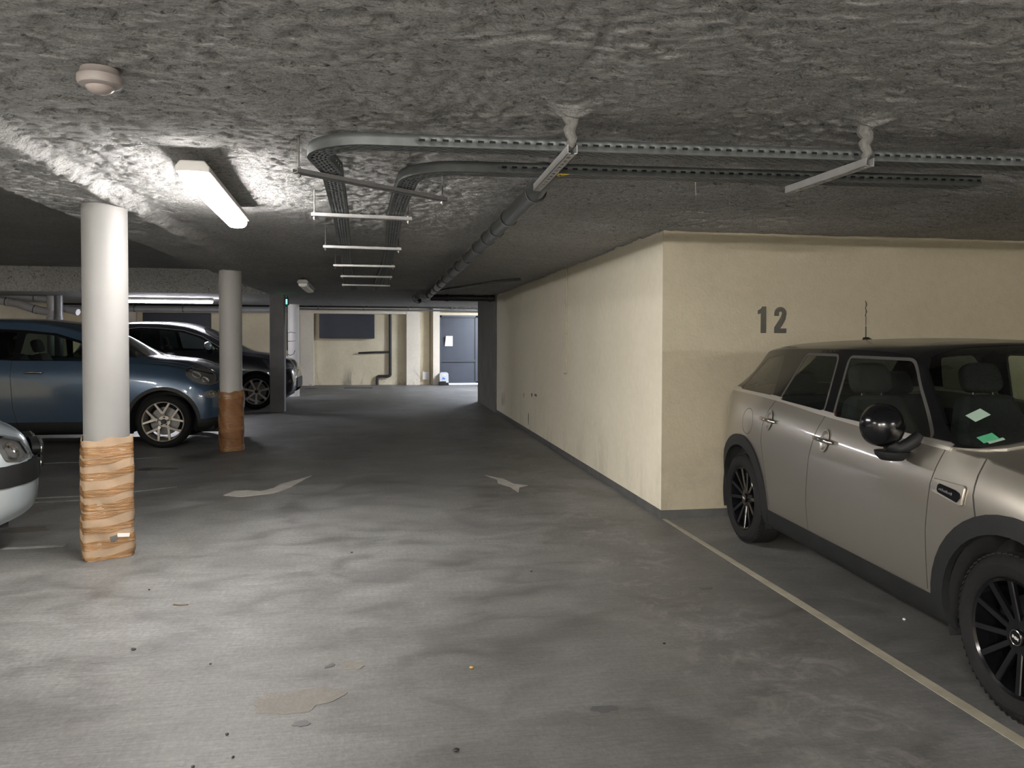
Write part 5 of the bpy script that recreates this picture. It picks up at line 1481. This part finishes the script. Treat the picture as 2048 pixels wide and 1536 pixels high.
# ---- silver blue small car, only its nose in view at the left
STX = [2.72, 2.85, 3.0, 3.1, 3.2, 3.28, 3.33, 3.37, 3.395, 3.41]
def small_regions(sh):
    ws = [(1.55, 7), (1.62, 5.3), (1.9, 5.12), (2.30, 5.2), (2.42, 7)]
    fw = rnd_poly([(.75, .96), (.80, 1.27), (1.55, 1.23), (1.95, .94)], .03)
    return [('windshield', 'centre', 't', [ws], G_CLEAR, 0, 0),
            ('door_window', 'side', 'z', [fw], G_CLEAR, -.001, 0),
            ('panel_gap', 'side', 'z', [ribbon([(2.50, .745), (2.62, .78), (2.80, .73), (3.00, .615)], .006), ribbon([(2.05, .3), (2.08, .9)], .008), ribbon([(.70, .3), (.68, .95)], .008)], M_RUB, -.003, 0),
            ('headlight', 'side', 'z', [rnd_poly([(3.14, .765), (3.18, .79), (3.32, .74), (3.375, .625), (3.28, .615), (3.20, .63)], .025)], G_LAMP, .005, .012),
            ('bumper_strip', 'side', 't', [[(x, sh.t_of(x, .465 + .03 * max(0, x - 2.9))) for x in STX] + [(x, sh.t_of(x, .60 + .02 * max(0, x - 2.9))) for x in STX[::-1]]], M_BLACK, .028, .03),
            ('bumper', 'side', 't', [[(2.72, -1), (3.42, -1)] + [(x, sh.t_of(x, .465 + .03 * max(0, x - 2.9))) for x in STX[::-1]]], P_SILV, .018, .02),
            ('door', 'side', 'z', [[(.70, .28), (2.05, .28), (2.08, .92), (.68, .96)]], P_SILV, 0, .014),
            ('hood', 'centre', 't', [[(2.45, 4.6), (2.45, 7), (3.30, 7), (3.22, 5.0), (3.0, 4.6)]], P_SILV, .002, .008),
            ('body_shell', 'centre', 't', None, P_SILV, 0, .012)]
def small_extra(root, sh, made):
    headlamp_inner(root, sh, 3.25, .70, .06)
    mirror_simple(root, 1.85, .86, .99, P_SILV)
    MB().box((3.36, -.42, .472), (3.432, .42, .600)).build('bumper_strip', M_BLACK, root, bevel=.02)
    for y in (-.20, .20):
        for z, rr in ((.66, .062), (.555, .050)):
            MX = Matrix.Translation((3.385, y, z)) @ Matrix.Rotation(PI / 2, 4, 'Y') @ Matrix.Diagonal((1, 3.0, 1, 1))
            lb = MB().lathe([(rr, 0), (rr, .055), (rr * .8, .075), (0, .08)], 28, MX, caps=False).build('grille_lobe', M_BLACK, root)
            MB().tube([MX @ Vector((rr * 1.0 * math.cos(a), rr * 1.0 * math.sin(a), .055)) for a in np.linspace(0, 2 * PI, 33)[:-1]], .005, 6, closed=True).build('lobe_rim', M_CHROME, lb)
    MB().ball((3.345, -.50, .40), .030, 12, 8, sx=.5).build('fog_lens', M_CHROME, root)
_wp = [(x, .845 * (1 - ((x - 2.88) / .56) ** 2.8) ** (1 / 2.6)) for x in (2.90, 3.0, 3.1, 3.18, 3.25, 3.31, 3.36)]
SMALL = dict(
    W=[(-.60, .62), (-.58, .68), (-.5, .76), (-.3, .82), (0, .84), (1.5, .845)] + _wp + [(3.40, .42)],
    z0=[(-.60, .36), (-.4, .24), (-.2, .19), (2.6, .19), (3.0, .205), (3.2, .25), (3.34, .29), (3.40, .33)],
    zb=[(-.60, .86), (-.5, .94), (0, .965), (1.0, .945), (2.0, .905), (2.4, .87), (2.8, .82), (3.0, .785), (3.2, .725), (3.32, .66), (3.40, .58)],
    ib=[(-.60, .05), (0, .06), (2, .06), (2.5, .09), (3.0, .09), (3.40, .05)],
    wr=[(-.60, .46), (-.3, .60), (.5, .62), (1.2, .61), (1.6, .60), (2.0, .69), (2.3, .70), (2.8, .62), (3.1, .55), (3.3, .46), (3.40, .34)],
    zr=[(-.60, .92), (-.4, 1.20), (-.2, 1.33), (.5, 1.37), (1.2, 1.35), (1.55, 1.28), (2.0, .99), (2.25, .935), (2.6, .91), (2.9, .87), (3.1, .82), (3.25, .76), (3.36, .69), (3.40, .61)],
    zt=[(-.60, .94), (-.4, 1.27), (-.2, 1.38), (.5, 1.42), (1.2, 1.41), (1.55, 1.36), (2.38, .985), (2.6, .96), (2.9, .925), (3.1, .885), (3.25, .82), (3.36, .74), (3.40, .64)],
    R=.29, wb=2.62, arch=.35, rim=.19, tw=.185, sill=.16, spokes=spokes_five, rim_mat=M_DISC, disc=True,
    regions=small_regions, body_mat=P_SILV, cap_mat=(P_SILV, P_SILV), extra=small_extra, cabin=(1.15, .25, .78, .46, 1, (1.75, .90, .62)))
build_car('car', SMALL, (-5.53, 4.47, 0), .50, 'pale silver blue car with a black bumper strip, only its nose in view')

# every loose piece of these small parts becomes an object of its own
def split_loose(o):
    me = o.data; n = len(me.vertices); par = list(range(n))
    def find(a):
        while par[a] != a:
            par[a] = par[par[a]]; a = par[a]
        return a
    for e in me.edges:
        a, b = find(e.vertices[0]), find(e.vertices[1])
        if a != b: par[a] = b
    groups = {}
    for p in me.polygons: groups.setdefault(find(p.vertices[0]), []).append(p)
    if len(groups) < 2: return
    first = True
    for g in groups.values():
        ids = sorted({v for p in g for v in p.vertices}); mp = {v: i for i, v in enumerate(ids)}
        m2 = bpy.data.meshes.new(me.name)
        m2.from_pydata([tuple(me.vertices[v].co) for v in ids], [], [[mp[v] for v in p.vertices] for p in g])
        m2.materials.append(me.materials[0]); m2.shade_smooth(); m2.set_sharp_from_angle(angle=math.radians(35))
        if first: o.data = m2; first = False
        else:
            c = o.copy(); c.data = m2; COL.objects.link(c)
for o in list(bpy.data.objects):
    if o.type == 'MESH' and o.name.split('.')[0] in ('nut', 'clip', 'mounting_bracket', 'headrest_post', 'blue_logo', 'digit_two'):
        split_loose(o)
